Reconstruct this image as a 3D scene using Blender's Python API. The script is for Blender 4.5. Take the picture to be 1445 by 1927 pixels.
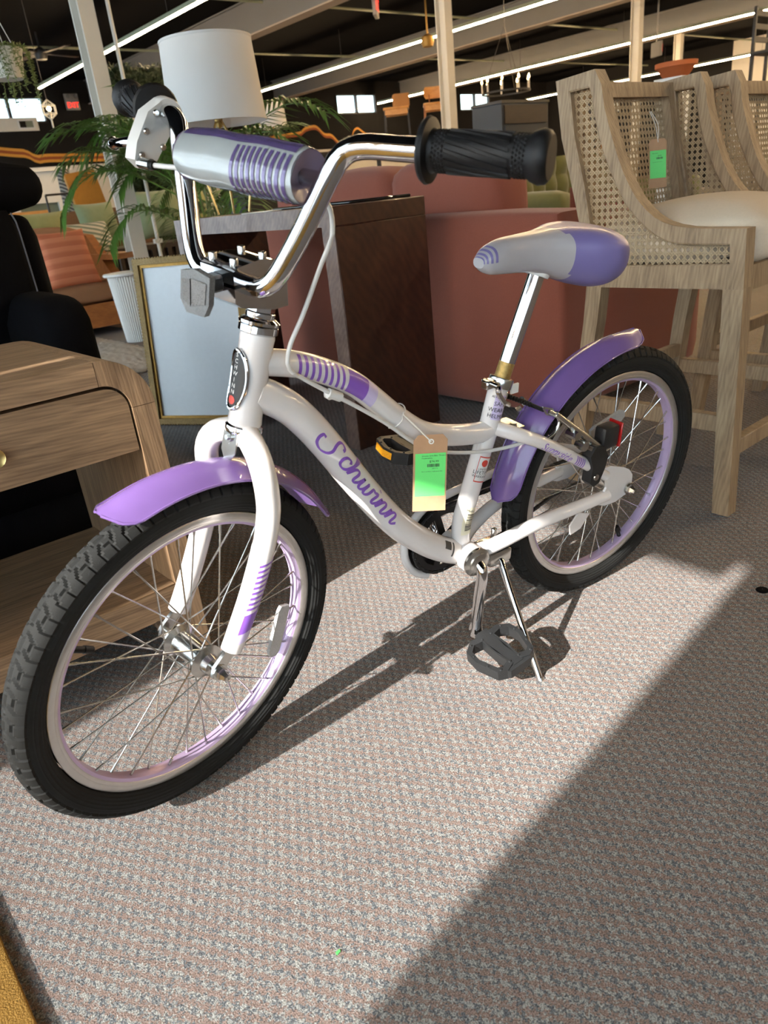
import bpy, bmesh, math, random
from mathutils import Vector, Matrix
for _o in list(bpy.data.objects): bpy.data.objects.remove(_o)
S = bpy.context.scene
COL = S.collection
# ---------------------------------------------------------------- camera
# world: x = into the shop from the window wall, y = along the shop front, z = up (metres)
def rx(v):      # survey frame -> room frame
    a = math.radians(128.678); u = (math.cos(a), math.sin(a)); w = (u[1], -u[0])
    return Vector((v[0]*w[0]+v[1]*w[1], v[0]*u[0]+v[1]*u[1], v[2]))
_p, _r = math.radians(23.742982), math.radians(-6.232193)
_fw = Vector((0, math.cos(_p), -math.sin(_p))); _up = Vector((0, math.sin(_p), math.cos(_p))); _rt = Vector((1, 0, 0))
_rt, _up = _rt*math.cos(_r)+_up*math.sin(_r), -_rt*math.sin(_r)+_up*math.cos(_r)
_rt, _up, _fw = rx(_rt), rx(_up), rx(_fw)
cam = bpy.data.cameras.new('camera'); camo = bpy.data.objects.new('camera', cam); COL.objects.link(camo)
camo.matrix_world = Matrix(((_rt.x, _up.x, -_fw.x, 0), (_rt.y, _up.y, -_fw.y, 0), (_rt.z, _up.z, -_fw.z, 0.79396), (0, 0, 0, 1)))
cam.sensor_fit = 'HORIZONTAL'; cam.sensor_width = 36.0; cam.lens = 36.0*1369.863/1445.0
cam.clip_start = 0.02; cam.clip_end = 200
cam.dof.use_dof = True; cam.dof.focus_distance = 1.25; cam.dof.aperture_fstop = 11
S.camera = camo
# ---------------------------------------------------------------- sky, sun, exposure
W = bpy.data.worlds.new('sky'); S.world = W; W.use_nodes = True
_n = W.node_tree.nodes; _l = W.node_tree.links
_bg = _n['Background']; _sky = _n.new('ShaderNodeTexSky'); _sky.sky_type = 'NISHITA'; _sky.sun_disc = False
_sky.sun_elevation = math.radians(30.5); _sky.sun_rotation = math.radians(263); _sky.air_density = 1.0; _sky.dust_density = 2.0
_l.new(_sky.outputs[0], _bg.inputs[0]); _bg.inputs[1].default_value = 0.9
_sd = rx((math.cos(math.radians(45))*math.cos(math.radians(30.5)), math.sin(math.radians(45))*math.cos(math.radians(30.5)), -math.sin(math.radians(30.5))))
sun = bpy.data.lights.new('sun', 'SUN'); sun.energy = 17.5; sun.angle = math.radians(0.53); sun.color = (1.0, 0.95, 0.89)
suno = bpy.data.objects.new('sun', sun); COL.objects.link(suno); suno.location = (-6, 0, 5)
suno.rotation_mode = 'QUATERNION'; suno.rotation_quaternion = _sd.to_track_quat('-Z', 'Y')
S.view_settings.view_transform = 'Standard'; S.view_settings.look = 'None'; S.view_settings.gamma = 1.0
S.view_settings.use_curve_mapping = False; S.view_settings.exposure = 0.10
S.cycles.use_denoising = True; S.cycles.adaptive_threshold = 0.02; S.cycles.max_bounces = 6; S.cycles.diffuse_bounces = 4; S.cycles.glossy_bounces = 3; S.cycles.transmission_bounces = 4; S.cycles.transparent_max_bounces = 8
S.cycles.caustics_reflective = False; S.cycles.caustics_refractive = False; S.cycles.sample_clamp_indirect = 6.0
LED_STRENGTH = 150.0
random.seed(7)
# ---------------------------------------------------------------- materials
def _nt(name):
    m = bpy.data.materials.new(name); m.use_nodes = True
    return m, m.node_tree.nodes, m.node_tree.links, m.node_tree.nodes['Principled BSDF']
def rgb(c): return (c[0], c[1], c[2], 1.0)
def hexc(r, g, b):   # sRGB 0-255 -> linear
    f = lambda v: (v/255/12.92) if v/255 <= 0.04045 else ((v/255+0.055)/1.055)**2.4
    return (f(r), f(g), f(b))
def mat(name, col, rough=0.5, metal=0.0, var=0.12, scale=30.0, bump=0.0, bscale=300.0, coat=0.0, sheen=0.0, stretch=None, spec=None, trans=0.0):
    m, n, l, b = _nt(name)
    tc = n.new('ShaderNodeTexCoord'); mp = n.new('ShaderNodeMapping'); l.new(tc.outputs['Object'], mp.inputs[0])
    if stretch: mp.inputs['Scale'].default_value = stretch
    nz = n.new('ShaderNodeTexNoise'); nz.inputs['Scale'].default_value = scale; nz.inputs['Detail'].default_value = 4; l.new(mp.outputs[0], nz.inputs['Vector'])
    mx = n.new('ShaderNodeMix'); mx.data_type = 'RGBA'
    mx.inputs['A'].default_value = rgb([c*(1-var) for c in col]); mx.inputs['B'].default_value = rgb([min(1, c*(1+var)) for c in col])
    l.new(nz.outputs['Fac'], mx.inputs['Factor']); l.new(mx.outputs['Result'], b.inputs['Base Color'])
    b.inputs['Roughness'].default_value = rough; b.inputs['Metallic'].default_value = metal
    b.inputs['Coat Weight'].default_value = coat; b.inputs['Sheen Weight'].default_value = sheen
    if spec is not None: b.inputs['Specular IOR Level'].default_value = spec
    if trans: b.inputs['Transmission Weight'].default_value = trans
    if bump:
        n2 = n.new('ShaderNodeTexNoise'); n2.inputs['Scale'].default_value = bscale; l.new(mp.outputs[0], n2.inputs['Vector'])
        bp = n.new('ShaderNodeBump'); bp.inputs['Strength'].default_value = bump; bp.inputs['Distance'].default_value = 0.002
        l.new(n2.outputs['Fac'], bp.inputs['Height']); l.new(bp.outputs[0], b.inputs['Normal'])
    return m
def wood(name, c1, c2, stretch, rough=0.55, scale=6.0, bump=0.25, fine=(1, 1, 1), coat=0.0):
    m, n, l, b = _nt(name)
    tc = n.new('ShaderNodeTexCoord'); mp = n.new('ShaderNodeMapping'); l.new(tc.outputs['Object'], mp.inputs[0]); mp.inputs['Scale'].default_value = stretch
    nz = n.new('ShaderNodeTexNoise'); nz.inputs['Scale'].default_value = scale; nz.inputs['Detail'].default_value = 6; nz.inputs['Distortion'].default_value = 0.6
    l.new(mp.outputs[0], nz.inputs['Vector'])
    wv = n.new('ShaderNodeTexWave'); wv.wave_type = 'BANDS'; wv.bands_direction = 'DIAGONAL'; wv.inputs['Scale'].default_value = scale*1.2; wv.inputs['Distortion'].default_value = 7; wv.inputs['Detail'].default_value = 3
    l.new(mp.outputs[0], wv.inputs['Vector'])
    ad = n.new('ShaderNodeMath'); ad.operation = 'MULTIPLY_ADD'; ad.inputs[1].default_value = 0.14; l.new(wv.outputs['Fac'], ad.inputs[0])
    ml = n.new('ShaderNodeMath'); ml.operation = 'MULTIPLY'; ml.inputs[1].default_value = 0.86; l.new(nz.outputs['Fac'], ml.inputs[0]); l.new(ml.outputs[0], ad.inputs[2])
    cr = n.new('ShaderNodeValToRGB'); cr.color_ramp.elements[0].position = 0.28; cr.color_ramp.elements[1].position = 0.72
    cr.color_ramp.elements[0].color = rgb(c1); cr.color_ramp.elements[1].color = rgb(c2)
    l.new(ad.outputs[0], cr.inputs[0]); l.new(cr.outputs[0], b.inputs['Base Color'])
    b.inputs['Roughness'].default_value = rough; b.inputs['Coat Weight'].default_value = coat
    bp = n.new('ShaderNodeBump'); bp.inputs['Strength'].default_value = bump; bp.inputs['Distance'].default_value = 0.001
    l.new(ad.outputs[0], bp.inputs['Height']); l.new(bp.outputs[0], b.inputs['Normal'])
    return m
def emit(name, col, strength):
    m, n, l, b = _nt(name)
    b.inputs['Base Color'].default_value = rgb(col); b.inputs['Emission Color'].default_value = rgb(col); b.inputs['Emission Strength'].default_value = strength
    return m
def pane_mat(name, refl=0.06, tint=(1, 1, 1)):
    m, n, l, b = _nt(name)
    t = n.new('ShaderNodeBsdfTransparent'); t.inputs[0].default_value = rgb(tint); g = n.new('ShaderNodeBsdfGlossy'); g.inputs['Roughness'].default_value = 0.02
    x = n.new('ShaderNodeMixShader'); x.inputs[0].default_value = refl; l.new(t.outputs[0], x.inputs[1]); l.new(g.outputs[0], x.inputs[2])
    l.new(x.outputs[0], n['Material Output'].inputs[0]); n.remove(b)
    return m
def cloth_trans(name, col, tr):
    m, n, l, b = _nt(name)
    d = n.new('ShaderNodeBsdfDiffuse'); d.inputs[0].default_value = rgb(col); t = n.new('ShaderNodeBsdfTranslucent'); t.inputs[0].default_value = rgb(col)
    x = n.new('ShaderNodeMixShader'); x.inputs[0].default_value = tr; l.new(d.outputs[0], x.inputs[1]); l.new(t.outputs[0], x.inputs[2])
    l.new(x.outputs[0], n['Material Output'].inputs[0]); n.remove(b)
    return m
def stripes(name, c1, c2, direction, freq, rough=0.8, thr=0.5):
    m, n, l, b = _nt(name)
    tc = n.new('ShaderNodeTexCoord'); dp = n.new('ShaderNodeVectorMath'); dp.operation = 'DOT_PRODUCT'; dp.inputs[1].default_value = [d*freq for d in direction]
    l.new(tc.outputs['Object'], dp.inputs[0]); fr = n.new('ShaderNodeMath'); fr.operation = 'FRACT'; l.new(dp.outputs['Value'], fr.inputs[0])
    gt = n.new('ShaderNodeMapRange'); gt.inputs['From Min'].default_value = thr-0.12; gt.inputs['From Max'].default_value = thr+0.12; l.new(fr.outputs[0], gt.inputs['Value'])
    mx = n.new('ShaderNodeMix'); mx.data_type = 'RGBA'; mx.inputs['A'].default_value = rgb(c1); mx.inputs['B'].default_value = rgb(c2)
    l.new(gt.outputs[0], mx.inputs['Factor']); l.new(mx.outputs['Result'], b.inputs['Base Color']); b.inputs['Roughness'].default_value = rough
    return m
def carpet_mat():
    m, n, l, b = _nt('carpet')
    geo = n.new('ShaderNodeNewGeometry')
    def math_(op, a, c=None, d=None):
        q = n.new('ShaderNodeMath'); q.operation = op
        for i, v in enumerate((a, c, d)):
            if v is None: continue
            if isinstance(v, (int, float)): q.inputs[i].default_value = v
            else: l.new(v, q.inputs[i])
        return q.outputs[0]
    def noise(scale, detail=2):
        z = n.new('ShaderNodeTexNoise'); z.inputs['Scale'].default_value = scale; z.inputs['Detail'].default_value = detail; l.new(geo.outputs['Position'], z.inputs['Vector']); return z
    def dot(v):
        q = n.new('ShaderNodeVectorMath'); q.operation = 'DOT_PRODUCT'; l.new(geo.outputs['Position'], q.inputs[0]); q.inputs[1].default_value = v; return q.outputs['Value']
    w1 = noise(240, 3).outputs['Fac']; w2 = noise(210, 3).outputs['Fac']
    r = math_('MULTIPLY_ADD', w1, 1.8, dot((0.848/0.0150, 0.53/0.0150, 0)))
    s = math_('MULTIPLY_ADD', w2, 2.3, dot((0.53/0.0165, -0.848/0.0165, 0)))
    fr = math_('FRACT', r); row = math_('FLOOR', r)
    ss = math_('FRACT', math_('ADD', math_('MULTIPLY_ADD', row, 0.42, s), math_('MULTIPLY', fr, 0.95)))
    def smooth(v, lo, hi):
        q = n.new('ShaderNodeMapRange'); q.interpolation_type = 'SMOOTHSTEP'; q.inputs['From Min'].default_value = lo; q.inputs['From Max'].default_value = hi; l.new(v, q.inputs['Value']); return q.outputs[0]
    def mix(f, a, c):
        q = n.new('ShaderNodeMix'); q.data_type = 'RGBA'
        for k, v in (('A', a), ('B', c)):
            if isinstance(v, tuple): q.inputs[k].default_value = rgb(v)
            else: l.new(v, q.inputs[k])
        if isinstance(f, float): q.inputs['Factor'].default_value = f
        else: l.new(f, q.inputs['Factor'])
        return q.outputs['Result']
    blob = math_('MULTIPLY', smooth(ss, 0.25, 0.58), math_('SUBTRACT', 1.0, smooth(ss, 0.78, 1.0)))
    grey = mix(blob, (0.345, 0.352, 0.332), (0.122, 0.137, 0.152))
    band = math_('MULTIPLY', smooth(fr, 0.26, 0.48), math_('SUBTRACT', 1.0, smooth(fr, 0.86, 1.0)))
    base = mix(band, (0.262, 0.196, 0.170), grey)
    sp = noise(520, 3).outputs['Fac']; sp2 = noise(1100, 1).outputs['Fac']
    tw = math_('ADD', math_('MULTIPLY', sp, 1.2), math_('MULTIPLY', sp2, 0.9))
    v = n.new('ShaderNodeMapRange'); v.inputs['From Min'].default_value = 0.75; v.inputs['From Max'].default_value = 1.35; v.inputs['To Min'].default_value = 0.28; v.inputs['To Max'].default_value = 1.75; l.new(tw, v.inputs['Value'])
    wear = noise(3.0, 3).outputs['Fac']; wv = math_('MULTIPLY', v.outputs[0], math_('MULTIPLY_ADD', wear, 0.3, 0.85))
    sc = n.new('ShaderNodeVectorMath'); sc.operation = 'SCALE'; l.new(base, sc.inputs[0]); l.new(wv, sc.inputs['Scale'])
    l.new(sc.outputs[0], b.inputs['Base Color']); b.inputs['Roughness'].default_value = 0.95; b.inputs['Specular IOR Level'].default_value = 0.1
    bp = n.new('ShaderNodeBump'); bp.inputs['Strength'].default_value = 0.8; bp.inputs['Distance'].default_value = 0.0025
    l.new(tw, bp.inputs['Height']); l.new(bp.outputs[0], b.inputs['Normal'])
    return m
def sun_dimmer_mat(name, z0, z1, lo):  # pane with a graded tint that dims sunlight passing its lower part
    m = pane_mat(name, 0.06); n = m.node_tree.nodes; l = m.node_tree.links
    tc = n.new('ShaderNodeTexCoord'); sx = n.new('ShaderNodeSeparateXYZ'); l.new(tc.outputs['Object'], sx.inputs[0])
    mr = n.new('ShaderNodeMapRange'); mr.inputs['From Min'].default_value = z0; mr.inputs['From Max'].default_value = z1; mr.inputs['To Min'].default_value = lo; l.new(sx.outputs['Z'], mr.inputs['Value'])
    cb = n.new('ShaderNodeCombineColor')
    for k in ('Red', 'Green', 'Blue'): l.new(mr.outputs[0], cb.inputs[k])
    l.new(cb.outputs[0], [q for q in n if q.type == 'BSDF_TRANSPARENT'][0].inputs[0]); return m
M = {}
M['carpet'] = carpet_mat()
# ---------------------------------------------------------------- mesh helpers
def catmull(pts, n):
    P = [Vector(p) for p in pts]
    if len(P) == 2: return [P[0].lerp(P[1], i/(n-1)) for i in range(n)]
    E = [2*P[0]-P[1]] + P + [2*P[-1]-P[-2]]
    out = []; m = len(P)-1
    for i in range(n):
        t = i/(n-1)*m; k = min(int(t), m-1); f = t-k
        a, b, c, d = E[k], E[k+1], E[k+2], E[k+3]
        out.append(0.5*((2*b)+(c-a)*f+(2*a-5*b+4*c-d)*f*f+(3*b-a-3*c+d)*f**3))
    # even spacing
    L = [0.0]
    for i in range(1, n): L.append(L[-1]+(out[i]-out[i-1]).length)
    res = []; j = 0
    for i in range(n):
        s = L[-1]*i/(n-1)
        while j < n-2 and L[j+1] < s: j += 1
        w = 0 if L[j+1] == L[j] else (s-L[j])/(L[j+1]-L[j])
        res.append(out[j].lerp(out[j+1], w))
    return res
class Tube:
    def __init__(self, pts, n=24, ref=(0, 1, 0), smooth=True):
        self.p = catmull(pts, n) if smooth else [Vector(q) for q in pts]; n = len(self.p)
        self.T = [(self.p[min(i+1, n-1)]-self.p[max(i-1, 0)]).normalized() for i in range(n)]
        self.N = []; r = Vector(ref)
        if abs(self.T[0].dot(r.normalized())) > 0.95: r = Vector((1, 0, 0)) if abs(self.T[0].x) < 0.9 else Vector((0, 0, 1))
        for t in self.T:
            v = r-t*r.dot(t); v.normalize(); self.N.append(v); r = v if ref is None else (Vector(ref) if abs(Vector(ref).normalized().dot(t)) < 0.95 else v)
        self.B = [self.T[i].cross(self.N[i]) for i in range(n)]
        self.s = [0.0]
        for i in range(1, n): self.s.append(self.s[-1]+(self.p[i]-self.p[i-1]).length)
        self.len = self.s[-1]
    def at(self, s, th, r):
        s = max(0, min(self.len, s)); i = 0
        while i < len(self.s)-2 and self.s[i+1] < s: i += 1
        f = (s-self.s[i])/max(1e-9, self.s[i+1]-self.s[i])
        p = self.p[i].lerp(self.p[i+1], f); N = self.N[i].lerp(self.N[i+1], f).normalized(); B = self.B[i].lerp(self.B[i+1], f).normalized()
        return p+(N*math.cos(th)+B*math.sin(th))*r
class MB:
    def __init__(self): self.v = []; self.f = []; self.m = []; self.cm = 0; self.X = None
    def add(self, vs, fs, mi=None):
        o = len(self.v)
        self.v += [tuple(self.X @ Vector(q)) if self.X else tuple(q) for q in vs]
        for f in fs: self.f.append([i+o for i in f]); self.m.append(self.cm if mi is None else mi)
        return self
    def box(self, x0, x1, y0, y1, z0, z1, mi=None):
        return self.add([(x0, y0, z0), (x1, y0, z0), (x1, y1, z0), (x0, y1, z0), (x0, y0, z1), (x1, y0, z1), (x1, y1, z1), (x0, y1, z1)],
                        [(0, 3, 2, 1), (4, 5, 6, 7), (0, 1, 5, 4), (1, 2, 6, 5), (2, 3, 7, 6), (3, 0, 4, 7)], mi)
    def bbox(self, x0, x1, y0, y1, z0, z1, r=0.004, seg=2, mi=None):
        bm = bmesh.new(); bmesh.ops.create_cube(bm, size=1)
        for v in bm.verts: v.co = Vector(((x0+x1)/2+v.co.x*(x1-x0), (y0+y1)/2+v.co.y*(y1-y0), (z0+z1)/2+v.co.z*(z1-z0)))
        bmesh.ops.bevel(bm, geom=list(bm.edges), offset=r, segments=seg, affect='EDGES', profile=0.5)
        bm.verts.index_update(); vs = [v.co.copy() for v in bm.verts]; fs = [[v.index for v in f.verts] for f in bm.faces]; bm.free()
        return self.add(vs, fs, mi)
    def bar(self, a, b, w, h=None, up=(0, 0, 1), mi=None):
        a, b = Vector(a), Vector(b); h = w if h is None else h; t = (b-a).normalized(); u = Vector(up)
        if abs(t.dot(u)) > 0.98: u = Vector((1, 0, 0))
        s = t.cross(u).normalized(); u = s.cross(t)
        vs = [p+s*sx*w/2+u*sy*h/2 for p in (a, b) for sx, sy in ((-1, -1), (1, -1), (1, 1), (-1, 1))]
        return self.add(vs, [(3, 2, 1, 0), (4, 5, 6, 7), (0, 1, 5, 4), (1, 2, 6, 5), (2, 3, 7, 6), (3, 0, 4, 7)], mi)
    def tube(self, t, r, seg=14, cap=True, mi=None):
        if not isinstance(t, Tube): t = Tube(t)
        n = len(t.p); vs = []; fs = []
        for i in range(n):
            rr = r(i/(n-1)) if callable(r) else r
            for k in range(seg):
                a = 2*math.pi*k/seg; vs.append(t.p[i]+(t.N[i]*math.cos(a)+t.B[i]*math.sin(a))*rr)
        for i in range(n-1):
            for k in range(seg):
                k2 = (k+1) % seg; fs.append((i*seg+k, i*seg+k2, (i+1)*seg+k2, (i+1)*seg+k))
        if cap: fs.append(tuple(range(seg-1, -1, -1))); fs.append(tuple((n-1)*seg+k for k in range(seg)))
        return self.add(vs, fs, mi)
    def cyl(self, a, b, r, r2=None, seg=16, mi=None):
        t = Tube([a, b], 2, smooth=False); r2 = r if r2 is None else r2
        return self.tube(t, lambda q: r+(r2-r)*q, seg, True, mi)
    def lathe(self, prof, o=(0, 0, 0), axis=(0, 0, 1), seg=24, mi=None, closed=False):
        ax = Vector(axis).normalized(); u = ax.orthogonal().normalized(); w = ax.cross(u); o = Vector(o); vs = []; fs = []; n = len(prof)
        for r, h in prof:
            for k in range(seg):
                a = 2*math.pi*k/seg; vs.append(o+ax*h+(u*math.cos(a)+w*math.sin(a))*r)
        for i in range(n if closed else n-1):
            j = (i+1) % n
            for k in range(seg):
                k2 = (k+1) % seg; fs.append((i*seg+k, i*seg+k2, j*seg+k2, j*seg+k))
        return self.add(vs, fs, mi)
    def ball(self, c, r, seg=12, rings=8, sc=(1, 1, 1), mi=None):
        vs = []; fs = []
        for i in range(rings+1):
            a = math.pi*i/rings
            for k in range(seg):
                b = 2*math.pi*k/seg; vs.append((c[0]+r*sc[0]*math.sin(a)*math.cos(b), c[1]+r*sc[1]*math.sin(a)*math.sin(b), c[2]+r*sc[2]*math.cos(a)))
        for i in range(rings):
            for k in range(seg):
                k2 = (k+1) % seg; fs.append((i*seg+k, (i+1)*seg+k, (i+1)*seg+k2, i*seg+k2))
        return self.add(vs, fs, mi)
    def prism(self, poly, mp, d0, d1, mi=None):   # 2-D polygon, mp(a, b, depth) -> point
        n = len(poly); vs = [mp(a, b, d0) for a, b in poly]+[mp(a, b, d1) for a, b in poly]
        return self.add(vs, [tuple(range(n-1, -1, -1)), tuple(range(n, 2*n))]+[(i, (i+1) % n, n+(i+1) % n, n+i) for i in range(n)], mi)
    def ring(self, outer, inner, mp, d0, d1, mi=None):  # frame between two outlines of equal length
        n = len(outer); vs = [mp(a, b, d) for d in (d0, d1) for q in (outer, inner) for a, b in q]; fs = []
        O0, I0, O1, I1 = 0, n, 2*n, 3*n
        for i in range(n):
            j = (i+1) % n
            fs += [(O0+i, I0+i, I0+j, O0+j), (O1+i, O1+j, I1+j, I1+i), (O0+i, O0+j, O1+j, O1+i), (I0+i, I1+i, I1+j, I0+j)]
        return self.add(vs, fs, mi)
    def grid(self, fn, nu, nv, wrapu=False, wrapv=False, mi=None):
        vs = [fn(i/(nu if wrapu else nu-1), j/(nv if wrapv else nv-1)) for i in range(nu) for j in range(nv)]; fs = []
        for i in range(nu if wrapu else nu-1):
            for j in range(nv if wrapv else nv-1):
                i2, j2 = (i+1) % nu, (j+1) % nv; fs.append((i*nv+j, i2*nv+j, i2*nv+j2, i*nv+j2))
        return self.add(vs, fs, mi)
    def data(self, name, mats, angle=40):
        me = bpy.data.meshes.new(name); me.from_pydata([tuple(v) for v in self.v], [], self.f)
        for m in (mats if isinstance(mats, (list, tuple)) else [mats]): me.materials.append(m)
        if any(self.m): me.polygons.foreach_set('material_index', self.m)
        bm = bmesh.new(); bm.from_mesh(me); bmesh.ops.recalc_face_normals(bm, faces=bm.faces); bm.to_mesh(me); bm.free()
        me.polygons.foreach_set('use_smooth', [True]*len(me.polygons)); me.set_sharp_from_angle(angle=math.radians(angle)); me.update()
        return me
    def build(self, name, mats, parent=None, angle=40):
        return link(name, self.data(name, mats, angle), parent)
def link(name, data, parent=None, mw=None):
    o = bpy.data.objects.new(name, data); COL.objects.link(o)
    if parent is not None: o.parent = parent
    if mw is not None: o.matrix_local = mw
    return o
def tag(o, label=None, cat=None, group=None, kind=None):
    if label: o['label'] = label
    if cat: o['category'] = cat
    if group: o['group'] = group
    if kind: o['kind'] = kind
    return o
def empty(name, loc, label, cat, group=None, rz=0.0):
    o = link(name, None); o.location = loc; o.rotation_euler = (0, 0, rz); o.empty_display_size = 0.05
    return tag(o, label, cat, group)
def dup(root, loc, rz, label, group=None):
    def cp(o, par):
        c = o.copy(); COL.objects.link(c)
        if par is not None: c.parent = par; c.matrix_parent_inverse = o.matrix_parent_inverse.copy()
        for ch in list(o.children): cp(ch, c)
        return c
    r = cp(root, None); r.location = loc; r.rotation_euler = (0, 0, rz); tag(r, label, None, group); return r
def lettering(text, size, fn, parent, name, m, align='LEFT', shear=0.0, extr=None):
    """flat print: glyph outlines as a mesh, each vertex placed by fn(u, v)"""
    cu = bpy.data.curves.new('glyphs', 'FONT'); cu.body = text; cu.size = size; cu.align_x = align; cu.shear = shear; cu.resolution_u = 2
    t = bpy.data.objects.new('glyphs', cu); COL.objects.link(t)
    dg = bpy.context.evaluated_depsgraph_get(); me0 = t.evaluated_get(dg).to_mesh()
    vs = [fn(v.co.x, v.co.y) for v in me0.vertices]; fs = [list(p.vertices) for p in me0.polygons]
    t.evaluated_get(dg).to_mesh_clear(); bpy.data.objects.remove(t); bpy.data.curves.remove(cu)
    b = MB(); b.add(vs, fs); return b.build(name, m, parent)
def pillow(w, h, t, n=14, puff=0.55, seed=0, pinch=0.06):
    """a scatter cushion lying in the local x-z plane, thickness along y"""
    b = MB(); rnd = random.Random(seed); ph = [rnd.uniform(0, 6.28) for _ in range(4)]
    def f(s):
        def g(u, v):
            a, c = 2*u-1, 2*v-1
            k = max(0.0, (1-abs(a)**2.6))*max(0.0, (1-abs(c)**2.6)); th = t/2*k**puff
            pw = 1-pinch*(1-abs(c)**2)*abs(a)**3; phh = 1-pinch*(1-abs(a)**2)*abs(c)**3
            wr = 0.03*t*math.sin(9*a+ph[0]+3*c)*math.sin(7*c+ph[1])*k
            return (a*w/2*pw, s*(th+wr), c*h/2*phh)
        return g
    b.grid(f(1), n, n); b.grid(f(-1), n, n); return b
# ================================================================ the building
M['white_wall'] = mat('white_wall_paint', (0.62, 0.58, 0.52), 0.7, var=0.06, scale=3, bump=0.1, bscale=60)
M['dark_wall'] = mat('charcoal_block_paint', (0.016, 0.015, 0.015), 0.85, var=0.3, scale=2.5, bump=0.3, bscale=40, spec=0.1)
M['ceiling'] = mat('black_deck', (0.006, 0.006, 0.007), 0.9, var=0.3, scale=2, spec=0.02)
M['beam'] = mat('cream_beam_paint', (0.13, 0.127, 0.124), 0.55, var=0.08, scale=4)
M['flange'] = mat('tan_flange', (0.34, 0.27, 0.21), 0.6, var=0.1, scale=5)
M['column'] = mat('white_steel_paint', (0.60, 0.56, 0.49), 0.5, var=0.08, scale=8, bump=0.15, bscale=50)
M['alu'] = mat('dark_aluminium', (0.05, 0.05, 0.055), 0.35, metal=0.8, var=0.1)
M['pavement'] = mat('concrete', (0.42, 0.41, 0.39), 0.9, var=0.2, scale=3)
M['pane'] = pane_mat('window_glass', 0.06, (0.96, 0.98, 0.97))
M['fill_blind'] = cloth_trans('fill_blind_fabric', (0.82, 0.90, 0.98), 0.74)  # added translucent sheet, tinted bluish to give cool soft fill
M['led'] = emit('led_diffuser', (1.0, 0.70, 0.38), LED_STRENGTH)
M['led_body'] = mat('led_housing', (0.30, 0.32, 0.22), 0.5)
M['black'] = mat('black_paint', (0.012, 0.012, 0.013), 0.5, var=0.2)
M['wire'] = mat('suspension_wire', (0.10, 0.09, 0.08), 0.4, metal=0.5)
def structure(b, name, m, parent=None, kind=True):
    o = b.build(name, m, parent); 
    if kind: o['kind'] = 'structure'
    return o
structure(MB().box(-2.25, 21.1, -8, 16.1, -0.05, 0), 'floor', M['carpet'])
structure(MB().box(-60, 80, -60, 80, -0.12, -0.06), 'ground', M['pavement'])
structure(MB().box(-2.25, 21.1, -8, 16.2, 3.32, 3.42), 'ceiling', M['ceiling'])
structure(MB().box(21.0, 21.1, -8, 10.2, 0, 3.32, mi=0).box(21.0, 21.1, 10.2, 16.1, 0, 3.32, mi=1), 'wall_right', [M['white_wall'], M['dark_wall']])
structure(MB().box(-2.25, 21.0, -8.1, -8.0, 0, 3.32), 'wall_near', M['white_wall'])
# --- far wall with three high windows
WIN = [(4.35, 5.66, 2.605, 3.04), (12.695, 14.0, 2.605, 3.04), (17.1, 18.35, 2.605, 3.04)]
b = MB(); xs = -2.25
b.box(-2.25, 21, 16, 16.1, 0, 1.85, mi=1); b.box(-2.25, 21, 16, 16.1, 1.85, 2.605, mi=0); b.box(-2.25, 21, 16, 16.1, 3.04, 3.32, mi=0)
for (x0, x1, z0, z1) in WIN: b.box(xs, x0, 16, 16.1, z0, z1, mi=0); xs = x1
b.box(xs, 21, 16, 16.1, 2.605, 3.04, mi=0)
wall_back = structure(b, 'wall_back', [M['dark_wall'], M['white_wall']])
for k, (x0, x1, z0, z1) in enumerate(WIN):
    b = MB()
    for (a0, a1, c0, c1) in ((x0, x1, z0, z0+0.03), (x0, x1, z1-0.03, z1), (x0, x0+0.035, z0, z1), (x1-0.035, x1, z0, z1), ((x0+x1)/2-0.025, (x0+x1)/2+0.025, z0, z1)): b.box(a0, a1, 15.98, 16.06, c0, c1)
    w = structure(b, 'window_%d' % (k+1), M['black'])
    for (a0, a1) in ((x0+0.035, (x0+x1)/2-0.025), ((x0+x1)/2+0.025, x1-0.035)):
        MB().box(a0, a1, 16.02, 16.026, z0+0.03, z1-0.03).build('pane', M['pane'], w)
# painted stripe running along the far wall
M['mural1'] = mat('ochre_paint', hexc(214, 150, 58), 0.7); M['mural2'] = mat('brown_orange_paint', hexc(150, 74, 28), 0.7)
def ribbon(path, w, m, dz, name='painted_stripe'):
    t = Tube([(x, 15.99, z+dz) for x, z in path], 60); b = MB()
    vs = []
    for i, p in enumerate(t.p): vs += [(p.x, 15.992, p.z-w/2), (p.x, 15.992, p.z+w/2)]
    b.add(vs, [(2*i, 2*i+2, 2*i+3, 2*i+1) for i in range(len(t.p)-1)]); return b.build(name, m, wall_back)
pl = [(3.0, 2.25), (4.2, 2.2), (4.89, 2.12), (5.106, 2.09), (5.275, 1.99), (5.48, 2.0), (6.045, 1.98), (7.2, 1.95), (8.5, 2.05)]
ribbon(pl, 0.05, M['mural1'], 0.05); ribbon(pl, 0.05, M['mural2'], 0.0); ribbon(pl, 0.05, M['mural1'], -0.05)
pr = [(10.3, 2.05), (10.8, 2.15), (11.23, 2.19), (11.51, 2.21), (11.69, 2.3), (12.0, 2.325), (12.225, 2.156), (12.45, 2.12), (12.69, 1.937), (13.0, 1.9)]
ribbon(pr, 0.055, M['mural1'], 0.03); ribbon(pr, 0.05, M['mural2'], -0.02)
pr = [(13.05, 1.95), (13.15, 2.2), (13.3, 2.28), (13.45, 2.2), (13.7, 2.08), (14.1, 2.05), (14.6, 1.95)]
ribbon(pr, 0.05, M['mural1'], 0.0)
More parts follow.
